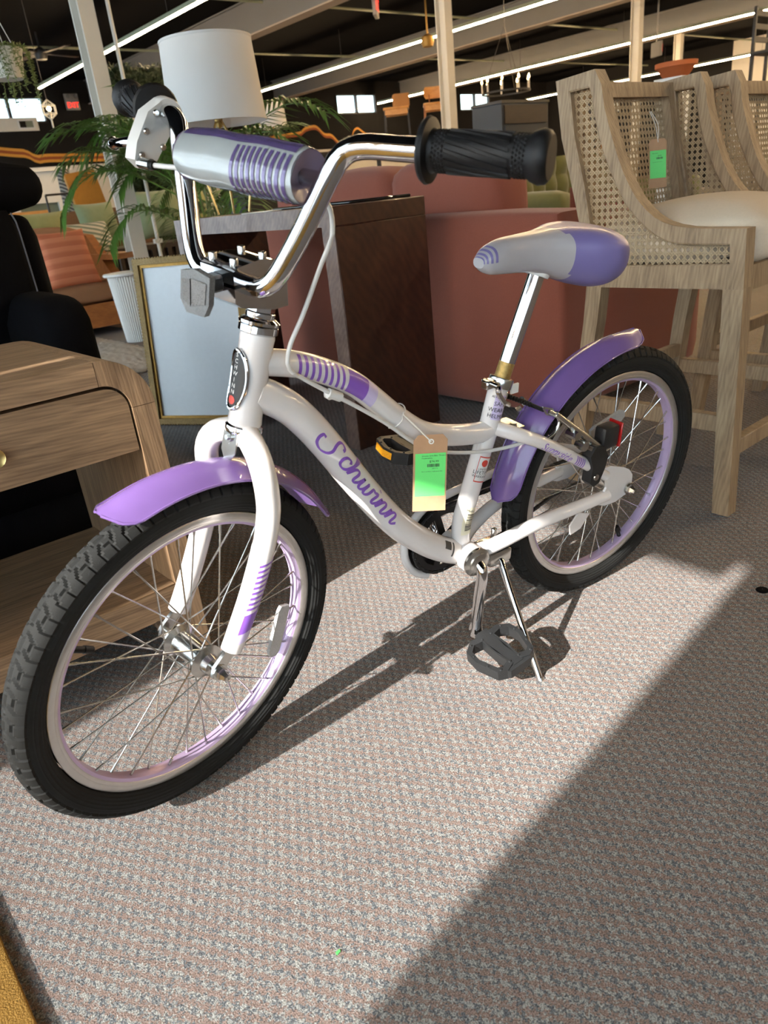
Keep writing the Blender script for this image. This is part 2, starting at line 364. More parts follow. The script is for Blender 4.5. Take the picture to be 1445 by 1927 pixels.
# --- shop-front wall behind the camera: glazed door, tall bays with blinds added as fill
JB0, JB1, HD = 0.157, 0.90, 2.16
b = MB()
op = [(-7.8, -0.05, 0.15, 3.1), (JB0, JB1, 0.04, HD), (0.974, 1.0, 0.40, HD), (1.06, 5.6, 0.15, 3.1), (5.75, 10.6, 0.15, 3.1), (10.75, 15.8, 0.15, 3.1)]
ys = -8
for (y0, y1, z0, z1) in op:
    b.box(-2.25, -2.15, ys, y0, 0, 3.32); b.box(-2.25, -2.15, y0, y1, 0, z0); b.box(-2.25, -2.15, y0, y1, z1, 3.32); ys = y1
b.box(-2.25, -2.15, ys, 16.1, 0, 3.32)
structure(b, 'wall_front', M['white_wall'])
for k, (y0, y1, z0, z1) in enumerate((op[0], op[3], op[4], op[5])):
    b = MB()
    for (a0, a1, c0, c1) in ((y0, y1, z0, z0+0.04), (y0, y1, z1-0.04, z1), (y0, y0+0.04, z0, z1), (y1-0.04, y1, z0, z1)): b.box(-2.24, -2.17, a0, a1, c0, c1)
    w = structure(b, 'window_%d' % (k+4), M['alu'])
    MB().box(-2.215, -2.209, y0+0.04, y1-0.04, z0+0.04, z1-0.04).build('pane', M['pane'], w)
    for c in range(1, int((y1-y0)/1.2)): MB().box(-2.149, -2.11, y0+1.2*c-.05, y0+1.2*c+.05, z0, z1).build('reflection_mullion', M['alu'], w)  # added dark bars, out of view, to band the chrome reflections
    MB().box(-2.149, -2.10, y0, y1, 2.25, 2.38).build('reflection_transom', M['alu'], w)  # added crossbar, gives level tubes a dark reflected band
    bl = MB().box(-2.152, -2.150, y0-0.004, y1+0.004, z0-0.02, z1+0.02).build('fill_blind', M['fill_blind'], w)  # unseen blind added to glow in the sun and fill the room
b = MB()
for (a0, a1, c0, c1) in ((JB0, JB1, 0.0, 0.06),): b.box(-2.235, -2.195, a0, a1, c0, c1)
d1 = structure(b, 'door_1', M['alu'])
MB().box(-2.216, -2.210, JB0, JB1, 0.06, HD-0.005).build('pane', sun_dimmer_mat('graded_sun_dimmer', 1.22, 1.82, 0.62), d1)  # graded tint added to dim the near part of the sunlit floor
MB().box(-2.148, -2.120, 0.195, 0.62, 2.055, 2.095).build('door_closer', M['alu'], d1)
# --- steel: beams, columns
for k, (x, lab) in enumerate(((2.40, 'cream steel ceiling beam nearest the shop front, above the left column'), (6.62, 'cream steel ceiling beam above the tall table lamp'),
                (10.96, 'cream steel ceiling beam just behind the second light strip'), (14.92, 'cream steel ceiling beam just behind the third light strip'))):
    o = empty('ceiling_beam', (x, 4, 2.9), lab, 'beam', 'steel ceiling beams')
    MB().box(-0.05, 0.05, -12, 12, 0.018, 0.42).build('web', M['beam'], o); MB().box(-0.10, 0.10, -12, 12, 0, 0.018).build('flange', M['flange'], o)
    MB().box(-0.09, 0.09, -12, 12, 0.40, 0.419).build('flange', M['beam'], o)
for (x, y, lab) in ((2.40, 5.62, 'white steel column at the upper left, beside the palm'), (6.62, 6.36, 'white steel column rising behind the black bicycle grip'),
               (10.96, 6.75, 'white steel column behind the nearest cane stool'), (14.92, 8.3, 'slim white steel column far back above the terracotta bowl')):
    o = empty('support_column', (x, y, 0), lab, 'column', 'white steel columns')
    MB().box(-0.055, 0.055, -0.07, -0.056, 0, 2.9).build('flange', M['column'], o); MB().box(-0.055, 0.055, 0.056, 0.07, 0, 2.9).build('flange', M['column'], o)
    MB().box(-0.010, 0.010, -0.06, 0.06, 0, 2.9).build('web', M['column'], o)
    MB().box(-0.14, 0.14, -0.14, 0.14, 0, 0.02).build('base_plate', M['column'], o)
b = MB(); b.cyl((2.53, 5.50, 0.02), (2.53, 5.50, 3.31), 0.014, seg=8)
for z in (0.6, 1.4, 2.2, 3.0): b.box(2.50, 2.56, 5.48, 5.52, z, z+0.03)
tag(b.build('conduit_pipe', M['column']), 'thin white conduit pipe running up beside the left column', 'pipe')
# --- LED strips
for (x, y0, y1, lab) in ((4.73, -6, 13.4, 'glowing linear light at the upper left above the exit sign'), (9.12, -6, 13.9, 'glowing linear light behind the white lamp shade'),
                         (13.85, -6, 15.75, 'glowing linear light above the candle chandelier'), (19.5, -6, 15.6, 'farthest glowing linear light, behind the terracotta bowl')):
    o = empty('linear_light', (x, (y0+y1)/2, 2.78), lab, 'light', 'suspended linear lights'); h = (y1-y0)/2
    MB().box(-0.016, 0.016, -h, h, 0.018, 0.062).build('housing', M['led_body'], o)
    MB().box(-0.013, 0.013, -h, h, 0.0, 0.018).build('diffuser', M['led'], o)
    y = -h+0.4
    while y < h:
        MB().cyl((0, y, 0.062), (0, y, 0.54), 0.003, seg=5).build('suspension_wire', M['wire'], o); y += 2.4
# pipes along the ceiling
for (x0, y0, x1, y1, z, lab) in ((-2, 12.5, 20.9, 12.5, 3.18, 'thin grey pipe crossing under the black ceiling at the far end'), (-2, 9.6, 20.9, 9.6, 3.22, 'thin grey pipe crossing under the black ceiling in front of the fan')):
    tag(MB().cyl((x0, y0, z), (x1, y1, z), 0.018, seg=8).build('sprinkler_pipe', M['led_body']), lab, 'pipe', 'ceiling pipes')
# --- exit signs
M['sign_grey'] = mat('sign_housing', (0.30, 0.28, 0.25), 0.5); M['exit_red'] = emit('exit_letters', (1.0, 0.03, 0.02), 2.2); M['lens'] = mat('lamp_lens', (0.25, 0.25, 0.24), 0.2)
def exit_sign(loc, rz, w, h, lab, heads=True):
    o = empty('exit_sign', loc, lab, 'sign', 'exit signs', rz)     # faces local -y, origin at the bottom centre
    MB().bbox(-w/2, w/2, 0, 0.05, 0, h*(0.62 if heads else 1), 0.006).build('housing', M['sign_grey'], o)
    lh = h*(0.62 if heads else 1)
    lettering('EXIT', lh*0.8, lambda u, v: (u*0.80, -0.003, lh*0.22+v*1.0), o, 'letters', M['exit_red'], 'CENTER')
    if heads:
        MB().bbox(-w/2, w/2, 0, 0.05, h*0.63, h, 0.006).build('battery_box', M['sign_grey'], o)
        for s in (-1, 1): MB().lathe([(0.001, 0.0), (0.03, 0.0), (0.038, 0.02), (0.02, 0.05)], (s*w*0.28, -0.045, h*0.82), (0, 1, 0), 12).build('lamp_head', M['lens'], o)
    return o
exit_sign((6.19, 15.93, 2.80), 0, 0.26, 0.28, 'red exit sign with twin lamps on the dark far wall')
o = exit_sign((7.3, 8.15, 2.79), math.radians(42), 0.26, 0.42, 'red exit sign hanging at the top middle of the ceiling')
exit_sign((12.15, 7.1, 2.27), math.radians(60), 0.26, 0.2, 'red exit sign half hidden by the right column', False)
MB().cyl((0, 0.025, 0.2), (0, 0.025, 1.05), 0.012, seg=8).build('stem', M['sign_grey'], bpy.data.objects['exit_sign.002'])
MB().cyl((0, 0.025, 0.42), (0, 0.025, 0.54), 0.01, seg=8).build('stem', M['sign_grey'], o)
# ================================================================ the bicycle
# frame of reference: origin on the floor under the rear hub, x forward, y to the rider's left, z up along the leaning frame
HZ = 0.25225
def srv(v): return rx(v)
_B0 = srv((0.42647, 1.29792, 0.24960)); 
BMAT = None
def _axes():
    hr, lr = math.radians(211.8147), math.radians(8.2968)
    f = Vector((math.cos(hr), math.sin(hr), 0)); l = Vector((-math.sin(hr), math.cos(hr), 0)); u = Vector((0, 0, 1))
    return srv(f), srv(l*math.cos(lr)-u*math.sin(lr)), srv(u*math.cos(lr)+l*math.sin(lr))
_bx, _by, _bz = _axes()
_org = _B0-_bz*HZ
bike = empty('bicycle', (0, 0, 0), 'white and lilac children\'s cruiser bicycle leaning on its kickstand in the sunlight', 'bicycle')
bike.matrix_world = Matrix(((_bx.x, _by.x, _bz.x, _org.x), (_bx.y, _by.y, _bz.y, _org.y), (_bx.z, _by.z, _bz.z, _org.z), (0, 0, 0, 1)))
UP = Matrix.Translation((0, 0, HZ))
HA = math.radians(74); P0 = Vector((0.7182, 0, 0.2997)); AX = Vector((-math.cos(HA), 0, math.sin(HA)))
STEER = UP @ Matrix.Translation(P0) @ Matrix.Rotation(math.radians(15), 4, AX) @ Matrix.Translation(-P0)
M['pearl'] = mat('pearl_white_paint', (0.69, 0.655, 0.635), 0.22, var=0.03, coat=0.6)
M['lilac'] = mat('lilac_plastic', (0.155, 0.090, 0.265), 0.25, var=0.05, coat=0.4)
M['lilac_rim'] = mat('lilac_anodised', (0.52, 0.40, 0.60), 0.3, var=0.05, metal=0.25)
M['alloy'] = mat('brushed_alloy', (0.62, 0.60, 0.58), 0.32, metal=0.85, var=0.08, scale=80)
M['chrome'] = mat('chrome', (0.66, 0.66, 0.67), 0.07, metal=1.0, var=0.02)
M['zinc'] = mat('zinc_plate', (0.60, 0.60, 0.58), 0.22, metal=1.0, var=0.1, scale=120)
M['spoke'] = mat('steel_spoke', (0.62, 0.61, 0.58), 0.25, metal=1.0, var=0.1)
M['tyre'] = mat('tyre_rubber', (0.0105, 0.0110, 0.0105), 0.8, spec=0.22, var=0.25, scale=60, bump=0.1, bscale=900)
M['rubber'] = mat('black_rubber', (0.006, 0.006, 0.0065), 0.5, spec=0.25, var=0.2, scale=80)
M['blackmetal'] = mat('black_steel', (0.014, 0.014, 0.015), 0.35, metal=0.3, var=0.2)
M['purple'] = mat('purple_print', (0.205, 0.085, 0.42), 0.3, var=0.02, coat=0.4)
M['lav'] = mat('lavender_print', (0.52, 0.45, 0.66), 0.3, var=0.02, coat=0.4)
M['cable'] = mat('cable_housing', (0.62, 0.62, 0.60), 0.35, var=0.05)
M['clear'] = mat('clear_reflector', (0.78, 0.78, 0.76), 0.12, var=0.15, scale=300, bump=0.6, bscale=600, trans=0.55)
M['refl_body'] = mat('reflector_shell', (0.13, 0.128, 0.125), 0.2, var=0.3, scale=500, bump=0.4, bscale=700)
M['refl_dark'] = mat('reflector_prisms', (0.22, 0.215, 0.21), 0.25, var=0.7, scale=900, bump=0.8, bscale=900, metal=0.5)
M['amber'] = mat('amber_reflector', (0.75, 0.33, 0.02), 0.25, var=0.3, scale=400)
M['redref'] = mat('red_reflector', (0.35, 0.01, 0.01), 0.2, var=0.3, scale=400)
M['plastic_black'] = mat('black_plastic', (0.014, 0.015, 0.016), 0.45, var=0.25, scale=60, bump=0.15, bscale=500)
M['rust'] = mat('rusted_chrome', (0.38, 0.25, 0.08), 0.5, metal=0.6, var=0.6, scale=160)
M['ink'] = mat('black_ink', (0.015, 0.015, 0.016), 0.5, var=0.02)
M['inkgrey'] = mat('grey_ink', (0.10, 0.10, 0.11), 0.5, var=0.02)
M['sticker'] = mat('white_sticker', (0.72, 0.71, 0.67), 0.4, var=0.03)
M['stickerc'] = mat('cream_sticker', (0.66, 0.62, 0.46), 0.5, var=0.05)
M['redink'] = mat('red_ink', (0.55, 0.05, 0.03), 0.45, var=0.02)
M['silverpad'] = mat('iridescent_vinyl', (0.34, 0.365, 0.37), 0.26, var=0.06, coat=0.35, metal=0.15)
M['mauve'] = mat('mauve_vinyl', (0.20, 0.15, 0.22), 0.3, var=0.1, coat=0.4)
M['padpurple'] = mat('purple_vinyl', (0.105, 0.075, 0.19), 0.18, var=0.05, coat=0.7, metal=0.2)
M['leverwhite'] = mat('grey_white_plastic', (0.58, 0.57, 0.54), 0.3, var=0.05)
def part(b, name, m, parent=None, mw=None, label=None, angle=40):
    o = b.build(name, m, parent or bike, angle)
    if mw is not None: o.matrix_local = mw
    if label: o['label'] = label
    return o
# ---- frame
top_t = Tube([(x, 0, z) for x, z in ((.695, .375), (.679, .371), (.638, .359), (.593, .338), (.554, .313), (.524, .285), (.488, .25), (.441, .213), (.39, .1935), (.332, .1805), (.300, .181))], 40)
down_t = Tube([(x, 0, z) for x, z in ((.702, .338), (.676, .322), (.652, .302), (.627, .272), (.597, .228), (.568, .182), (.524, .116), (.484, .064), (.444, .024), (.408, -.006), (.372, -.028), (.351, -.036))], 48)
seat_t = Tube([(x, 0, z) for x, z in ((.352, -.035), (.354, .021), (.340, .070), (.323, .126), (.309, .170), (.300, .204), (.2885, .250))], 26)
head_t = Tube([(.6868, 0, .409), (.7184, 0, .299)], 2, smooth=False)
b = MB()
b.tube(top_t, .0172, 20); b.tube(down_t, .0222, 24); b.tube(seat_t, .0162, 20)
b.lathe([(.0205, 0), (.0215, .004), (.0207, .012), (.0207, .102), (.0215, .110), (.0205, .1145)], tuple(Vector((.7184, 0, .299))), tuple(AX), 28)
b.lathe([(.018, -.036), (.0245, -.036), (.0245, .036), (.018, .036)], (.352, 0, -.036), (0, 1, 0), 28)
for s in (1, -1):
    b.tube(Tube([(.298, s*.010, .184), (.270, s*.034, .173), (.235, s*.044, .156), (.19, s*.049, .129), (.12, s*.055, .083), (.068, s*.058, .046)], 18), lambda t: .0118-.002*t, 14)
    b.tube(Tube([(.338, s*.016, -.034), (.318, s*.028, -.028), (.285, s*.038, -.018), (.245, s*.045, -.008), (.20, s*.050, -.002), (.12, s*.055, 0), (.055, s*.059, .002)], 20), lambda t: .0132-.0022*t, 14)
    b.prism([(.090, .066), (.060, .064), (.022, .050), (.004, .040), (-.008, .026), (-.010, .010), (.000, -.012), (.030, -.020), (.060, -.018), (.085, -.008), (.070, .004), (.062, .02), (.066, .036)],
            lambda a, c, d: (a, d, c), s*.0565, s*.0610)
b.cyl((.262, -.036, .166), (.262, .036, .166), .007, seg=10)
b.prism([(.10, -.02), (.12, -.045), (.145, -.05), (.15, -.03), (.13, -.008)], lambda a, c, d: (a, d, c), .0585, .0615)
frame = part(b, 'frame', M['pearl'], mw=UP)
# decals, printed on the tubes
def stroke(tube, s0, th0, r, pts, wfn, n, su, sv):
    P = catmull([(p[0], p[1], 0) for p in pts], n); L = []; R = []
    for i in range(n):
        t = (P[min(i+1, n-1)]-P[max(i-1, 0)]); t = Vector((t.x*su, t.y*sv, 0)).normalized(); nn = Vector((-t.y, t.x, 0))
        w = wfn(i/(n-1), t)/2; q = Vector((P[i].x*su, P[i].y*sv, 0)); L.append(q+nn*w); R.append(q-nn*w)
    vs = []
    for a, c in zip(L, R): vs += [tube.at(s0+a.x, th0-a.y/r, r), tube.at(s0+c.x, th0-c.y/r, r)]
    return vs, [(2*i, 2*i+1, 2*i+3, 2*i+2) for i in range(n-1)]
LET = [[(-.05, .62), (-.34, .66), (-.48, .25), (-.25, -.2), (.35, -.42), (.90, -.2), (1.12, .25), (1.04, .8), (1.16, 1.25), (1.5, 1.48), (1.86, 1.28), (1.82, .98)],
       [(3.0, .75), (2.85, 1.0), (2.45, .9), (2.2, .5), (2.3, .1), (2.7, 0), (3.1, .3), (3.6, 1.4)],
       [(3.1, .3), (3.65, 1.5), (3.85, 2.15), (3.68, 2.3), (3.5, 1.7), (3.3, .02)], [(3.32, .1), (3.6, .75), (3.95, 1.0), (4.15, .8), (4.08, .2), (4.28, 0), (4.6, .3)],
       [(4.6, .3), (4.9, .98), (4.78, .3), (5.0, 0), (5.3, .25), (5.55, .98), (5.43, .3), (5.65, 0), (5.95, .25), (6.15, .95), (6.45, .85)],
       [(6.45, .85), (6.8, .98), (6.66, .25), (6.85, 0), (7.12, .3)], [(6.93, 1.42), (7.0, 1.5)],
       [(7.12, .3), (7.42, .98), (7.28, .02)], [(7.3, .1), (7.55, .72), (7.88, 1.0), (8.08, .8), (8.0, .2), (8.2, 0), (8.5, .3)],
       [(8.5, .3), (8.82, .98), (8.68, .02)], [(8.7, .1), (8.95, .72), (9.28, 1.0), (9.48, .8), (9.4, .2), (9.6, 0), (9.95, .35)]]
b = MB()
for pts in LET:
    n = max(5, 6*len(pts)); vs, fs = stroke(down_t, .118, .34, .0226, pts, lambda t, d: (.0026+.0030*abs(d.y)) if len(pts) > 2 else .0050, n, .0205, .0165); b.add(vs, fs)
part(b, 'script_lettering', M['purple'], frame, label='purple script lettering on the down tube')
def patch(b, tube, s0, s1, a0, a1, r, ns=8, na=8, skew=0.0, mi=None):
    b.grid(lambda u, v: tube.at(s0+(s1-s0)*u+skew*(v-.5), a0+(a1-a0)*v, r), ns, na, mi=mi)
b = MB()
for k in range(8): patch(b, top_t, .052+k*.0098, .0565+k*.0098, -1.0, .85, .0176, 3, 10, skew=.006+.001*k)
patch(b, top_t, .131, .167, -1.0, .85, .0176, 6, 10, skew=.008)
part(b, 'stripe_decal', M['purple'], frame)
b = MB(); patch(b, top_t, .167, .186, -1.0, .85, .0176, 5, 10, skew=.008); part(b, 'lavender_decal', M['lav'], frame)
stay_t = Tube([(.235, .044, .156), (.19, .049, .129), (.12, .055, .083), (.068, .058, .046)], 14)
lettering('Sunnyside', .0195, lambda u, v: stay_t.at(.004+u, .55-(v-.004)/.0118, .0121), frame, 'model_lettering', M['purple'], 'LEFT', .2)
b = MB()
for k in range(5): patch(b, stay_t, .094+k*.0052, .0965+k*.0052, .9, -.5, .0120, 3, 6, skew=-.006)
part(b, 'stay_stripes', M['purple'], frame)
# head badge
b = MB()
def badge(a, q, rr): return head_t.at(.058+math.sin(a)*q*.036, math.pi/2-.12+math.cos(a)*q*.0165/.021, rr)
b.grid(lambda u, v: badge(2*math.pi*u, v, .0236), 28, 5, wrapu=True)
bd = part(b, 'head_badge', M['ink'], frame, label='oval chrome-rimmed maker badge on the head tube')
tb = Tube([badge(2*math.pi*k/36, 1.0, .0235) for k in range(37)], smooth=False, ref=(1, 0, 0)); part(MB().tube(tb, .0024, 8, False), 'badge_rim', M['chrome'], bd)
for k, ch in enumerate('SCHWINN'):
    lettering(ch, .0082, lambda u, v, k=k: head_t.at(.0265+.0075*k+(-v+.004)*.9, math.pi/2-.12-u/.021, .0240), bd, 'letter', M['sticker'], 'CENTER')
b = MB(); b.grid(lambda u, v: head_t.at(.083+.0055*v*math.sin(6.2832*u), math.pi/2-.12+.0055*v*math.cos(6.2832*u)/.021, .0241), 14, 3, wrapu=True); part(b, 'emblem', M['redink'], bd)
# seat-tube stickers
b = MB(); patch(b, seat_t, .243, .283, -.85, .35, .0166, 6, 8); st1 = part(b, 'helmet_sticker', M['lav'], frame)
for k, (tx, z) in enumerate((('ALWAYS RIDE', .278), ('SAFE', .266), ('WEAR A', .256), ('HELMET', .246))):
    lettering(tx, .0092 if k else .005, lambda u, v, z=z: seat_t.at(z+v, -.25-u/.0166*-1.0, .0170), st1, 'print', M['ink'], 'CENTER')
b = MB(); patch(b, seat_t, .138, .180, -.75, .55, .0166, 6, 8); st2 = part(b, 'warranty_sticker', M['sticker'], frame)
b = MB()
for (s0, s1, a0, a1) in ((.137, .139, -.77, .57), (.179, .181, -.77, .57), (.137, .181, -.80, -.74), (.137, .181, .53, .59)): patch(b, seat_t, s0, s1, a0, a1, .0168, 5, 6)
b.grid(lambda u, v: seat_t.at(.170+.006*v*math.sin(6.2832*u), -.10+.006*v*math.cos(6.2832*u)/.0166, .0169), 14, 3, wrapu=True)
part(b, 'red_border', M['redink'], st2)
for k, (tx, z, sz) in enumerate((('LIMITED', .158, .005), ('LIFETIME', .151, .0085), ('WARRANTY', .145, .006))):
    lettering(tx, sz, lambda u, v, z=z: seat_t.at(z+v, -.10+u/.0166, .0170), st2, 'print', M['ink'], 'CENTER')
b = MB(); patch(b, seat_t, .042, .092, -.70, .75, .0166, 6, 8); st3 = part(b, 'barcode_sticker', M['stickerc'], frame)
b = MB(); q = .05
while q < .080: w = random.choice((.0006, .0012, .0018)); patch(b, seat_t, q, q+w, -.35, .55, .0168, 2, 6); q += w+random.choice((.0007, .0012))
part(b, 'barcode', M['ink'], st3)
lettering('Made in', .006, lambda u, v: seat_t.at(.084+v, u/.0166, .0168), st3, 'print', M['ink'], 'CENTER')
b = MB(); patch(b, down_t, down_t.len-.066, down_t.len-.050, -1.0, -.35, .0226, 5, 6); patch(b, down_t, down_t.len-.046, down_t.len-.042, -1.0, .1, .0226, 3, 8); part(b, 'black_decal', M['ink'], frame)
# ---- bottom bracket, cranks, pedals
b = MB()
b.lathe([(.001, .0372), (.024, .0372), (.0262, .039), (.0262, .043), (.022, .045), (.019, .046), (.019, .049), (.012, .051), (.001, .051)], (.352, 0, -.036), (0, 1, 0), 28)
part(b, 'bottom_bracket_cup', M['zinc'], mw=UP)
crk = Tube([(.352, .044, -.036), (.3525, .054, -.042), (.3535, .058, -.058), (.356, .057, -.10), (.3595, .056, -.168), (.360, .056, -.180)], 24)
b = MB(); b.tube(crk, lambda t: .0098 if t < .85 else .0098+.003*math.sin((t-.85)/.15*math.pi), 16); part(b, 'crank_arm', M['chrome'], mw=UP)
crk2 = Tube([(.352, -.046, -.036), (.3525, -.064, -.030), (.3535, -.078, -.014), (.3545, -.084, .028), (.3565, -.086, .096), (.357, -.086, .108)], 24)
part(MB().tube(crk2, .0098, 14), 'crank_arm', M['chrome'], mw=UP)
def pedal_mesh():
    b = MB(); mp = lambda a, c, d: (a, c, d); h = .0105      # plan x (fore-aft), y (outwards from the crank), thickness z
    outer = [(-.030, .006), (.030, .006), (.049, .024), (.052, .052), (.040, .092), (.022, .102), (-.022, .102), (-.040, .092), (-.052, .052), (-.049, .024)]
    for sx in (1, -1):
        o = [(sx*.010, .012), (sx*.029, .010), (sx*.049, .024), (sx*.052, .052), (sx*.040, .092), (sx*.024, .100), (sx*.008, .094), (sx*.012, .054)]
        i = [(sx*.0135, .024), (sx*.029, .021), (sx*.0415, .030), (sx*.044, .051), (sx*.0335, .084), (sx*.026, .089), (sx*.0125, .084), (sx*.0150, .054)]
        if sx < 0: o.reverse(); i.reverse()
        b.ring(o, i, mp, -h, h)
    b.prism([(-.013, .004), (.013, .004), (.0125, .026), (.0085, .055), (.011, .098), (-.011, .098), (-.0085, .055), (-.0125, .026)], mp, -h*.9, h*.9)
    b.prism([(-.028, .096), (.028, .096), (.022, .104), (-.022, .104)], mp, -h*.8, h*.8)
    for sx in (1, -1):
        for (px, py) in ((.034, .018), (.046, .040), (.044, .072), (.033, .092), (.010, .088), (.010, .020)): b.lathe([(.0025, 0), (.0015, .002), (.0001, .002)], (sx*px, py, h), (0, 0, 1), 6)
    return b
pd = pedal_mesh().data('pedal', M['plastic_black'])
def rot(ax, d): return Matrix.Rotation(math.radians(d), 4, ax)
pl = link('pedal', pd, bike, UP @ Matrix.Translation((.3595, .067, -.172)) @ rot('Y', 10))
pr = link('pedal', pd, bike, UP @ Matrix.Translation((.357, -.098, .101)) @ rot('Z', 180) @ rot('Y', 10))
for q, sx in ((pr, 1), (pr, -1)):
    b = MB(); s = sx; b.prism([(.0505, .030), (.0535, .052), (.0435, .086), (.042, .084), (.0515, .052), (.049, .031)], lambda a, c, d: (s*a, c, d), -.006, .006); b.build('pedal_reflector', M['amber'], q)
for q, y0 in ((pl, .0), (pr, .0)): MB().cyl((0, -.012, 0), (0, .012, 0), .0065, seg=10).build('spindle', M['zinc'], q)
# chainring, chain, guard
b = MB(); ring = lambda a, c, d: (.352+a, d, -.036+c)
N = 36
b.ring([(.066*math.cos(2*math.pi*k/N)*(1 if k % 2 else .965), .066*math.sin(2*math.pi*k/N)*(1 if k % 2 else .965)) for k in range(N)], [(.052*math.cos(2*math.pi*k/N), .052*math.sin(2*math.pi*k/N)) for k in range(N)], ring, -.046, -.049)
for k in range(5): a = 2*math.pi*k/5; b.bar((.352, -.0475, -.036), (.352+.054*math.cos(a), -.0475, -.036+.054*math.sin(a)), .003, .014, up=(math.sin(a), 0, -math.cos(a)))
part(b, 'chainring', M['blackmetal'], mw=UP)
lk = MB(); lk.bbox(-.0068, .0068, -.0032, .0032, -.0036, .0036, .0012, 1); lkd = lk.data('chain_link', M['blackmetal'])
path = []
for k in range(25): a = math.radians(100+160*k/24); path.append((.352+.066*math.cos(a)*-1 if False else .352-.066*math.cos(math.radians(-80+160*k/24))*-1, -.0475, -.036+.066*math.sin(math.radians(-80+160*k/24))))
path = [(.352+.066*math.cos(math.radians(t)), -.0475, -.036+.066*math.sin(math.radians(t))) for t in range(-85, 96, 10)] + [(.20, -.047, .030), (.08, -.046, .031)] + [(.032*math.cos(math.radians(t)), -.046, .032*math.sin(math.radians(t))) for t in range(95, 266, 15)] + [(.08, -.046, -.037), (.20, -.047, -.075), (.30, -.0475, -.098)]
ct = Tube([path[0]], 2, smooth=False) if False else None
chain = link('chain', None, bike, UP)
L = [0.0]
for i in range(len(path)): L.append(L[-1]+(Vector(path[(i+1) % len(path)])-Vector(path[i])).length)
tot = L[-1]; nl = int(tot/.0127)
for k in range(nl):
    s = tot*k/nl; i = max(j for j in range(len(path)) if L[j] <= s); A = Vector(path[i]); Bq = Vector(path[(i+1) % len(path)]); f = (s-L[i])/(L[i+1]-L[i]); p = A.lerp(Bq, f); d = (Bq-A)
    link('chain_link', lkd, chain, Matrix.Translation(p) @ Matrix.Rotation(-math.atan2(d.z, d.x), 4, 'Y') @ Matrix.Scale(1.0 if k % 2 else .8, 4, (0, 0, 1)))
b = MB(); mp = lambda a, c, d: (a, d, c)
arc = [(.352+.078*math.cos(math.radians(t)), -.036+.078*math.sin(math.radians(t))) for t in range(-70, 96, 12)]
b.prism(arc+[(.20, .052), (.10, .040), (.10, .026), (.20, .030), (.345, .028), (.40, -.03), (.36, -.09)], mp, -.058, -.0605)
part(b, 'chain_guard', M['blackmetal'], mw=UP)
b = MB(); t = Tube([(x, -.0595, z) for x, z in arc]+[(.20, -.0595, .054), (.10, -.0595, .041)], 40); b.tube(t, .0075, 10); part(b, 'guard_rail', M['pearl'], mw=UP)
# ---- wheels
RIMR, RT, RC, INR = .2095, .0235, .2285, .190
def tyre():
    b = MB(); nu, nv = 92*8, 46; pmax = math.radians(147)
    def fn(u, v):
        ph = 2*math.pi*u; ps = -pmax+2*pmax*v; w = abs(ps)/math.radians(66); d = 0.0
        if w < 1:
            c = (u*92+(.8*w if w < .45 else .25*w)) % 1.0; g = 1.0
            if w > .45: g = 0.0 if (c < .16) else 1.0
            else: g = 0.0 if (abs(c-.5*(1 if ps > 0 else .2)) < .10 or (w < .05 and int(u*92) % 2)) else 1.0
            if .44 < w < .52 and int(u*92) % 2: g = 0.0
            d = .0024*g
        else: d = .0004*math.sin(w*30)
        r = RT-.0020+d; R = RC+r*math.cos(ps); return (R*math.cos(ph), r*math.sin(ps)*1.0, R*math.sin(ph))
    b.grid(fn, nu, nv, wrapu=True); return b.data('tyre', M['tyre'], 25)
def rim():
    b = MB(); prof = [(INR+.0055, .0105), (.1965, .0118), (.1995, .0126), (RIMR-.001, .0128), (RIMR, .0120), (RIMR-.002, .010), (RIMR-.006, .0095)]
    b.lathe([(r, y) for r, y in prof], axis=(0, 1, 0), seg=120, mi=0); b.lathe([(r, -y) for r, y in reversed(prof)], axis=(0, 1, 0), seg=120, mi=0)
    b.lathe([(INR+.0055, .0105), (INR+.0015, .0085), (INR, .004), (INR, -.004), (INR+.0015, -.0085), (INR+.0055, -.0105)], axis=(0, 1, 0), seg=120, mi=1)
    b.lathe([(.1996, .01265), (.2002, .01295), (.2008, .01265)], axis=(0, 1, 0), seg=120, mi=0)
    return b.data('rim', [M['alloy'], M['lilac_rim']])
def spoke():
    b = MB(); b.cyl((0, 0, 0), (1, 0, 0), .00115, seg=6); return b.data('spoke', M['spoke'])
def nipple(): b = MB(); b.cyl((0, 0, 0), (.014, 0, 0), .0021, .0017, 6); return b.data('nipple', M['zinc'])
TY, RM, SPK, NIP = tyre(), rim(), spoke(), nipple()
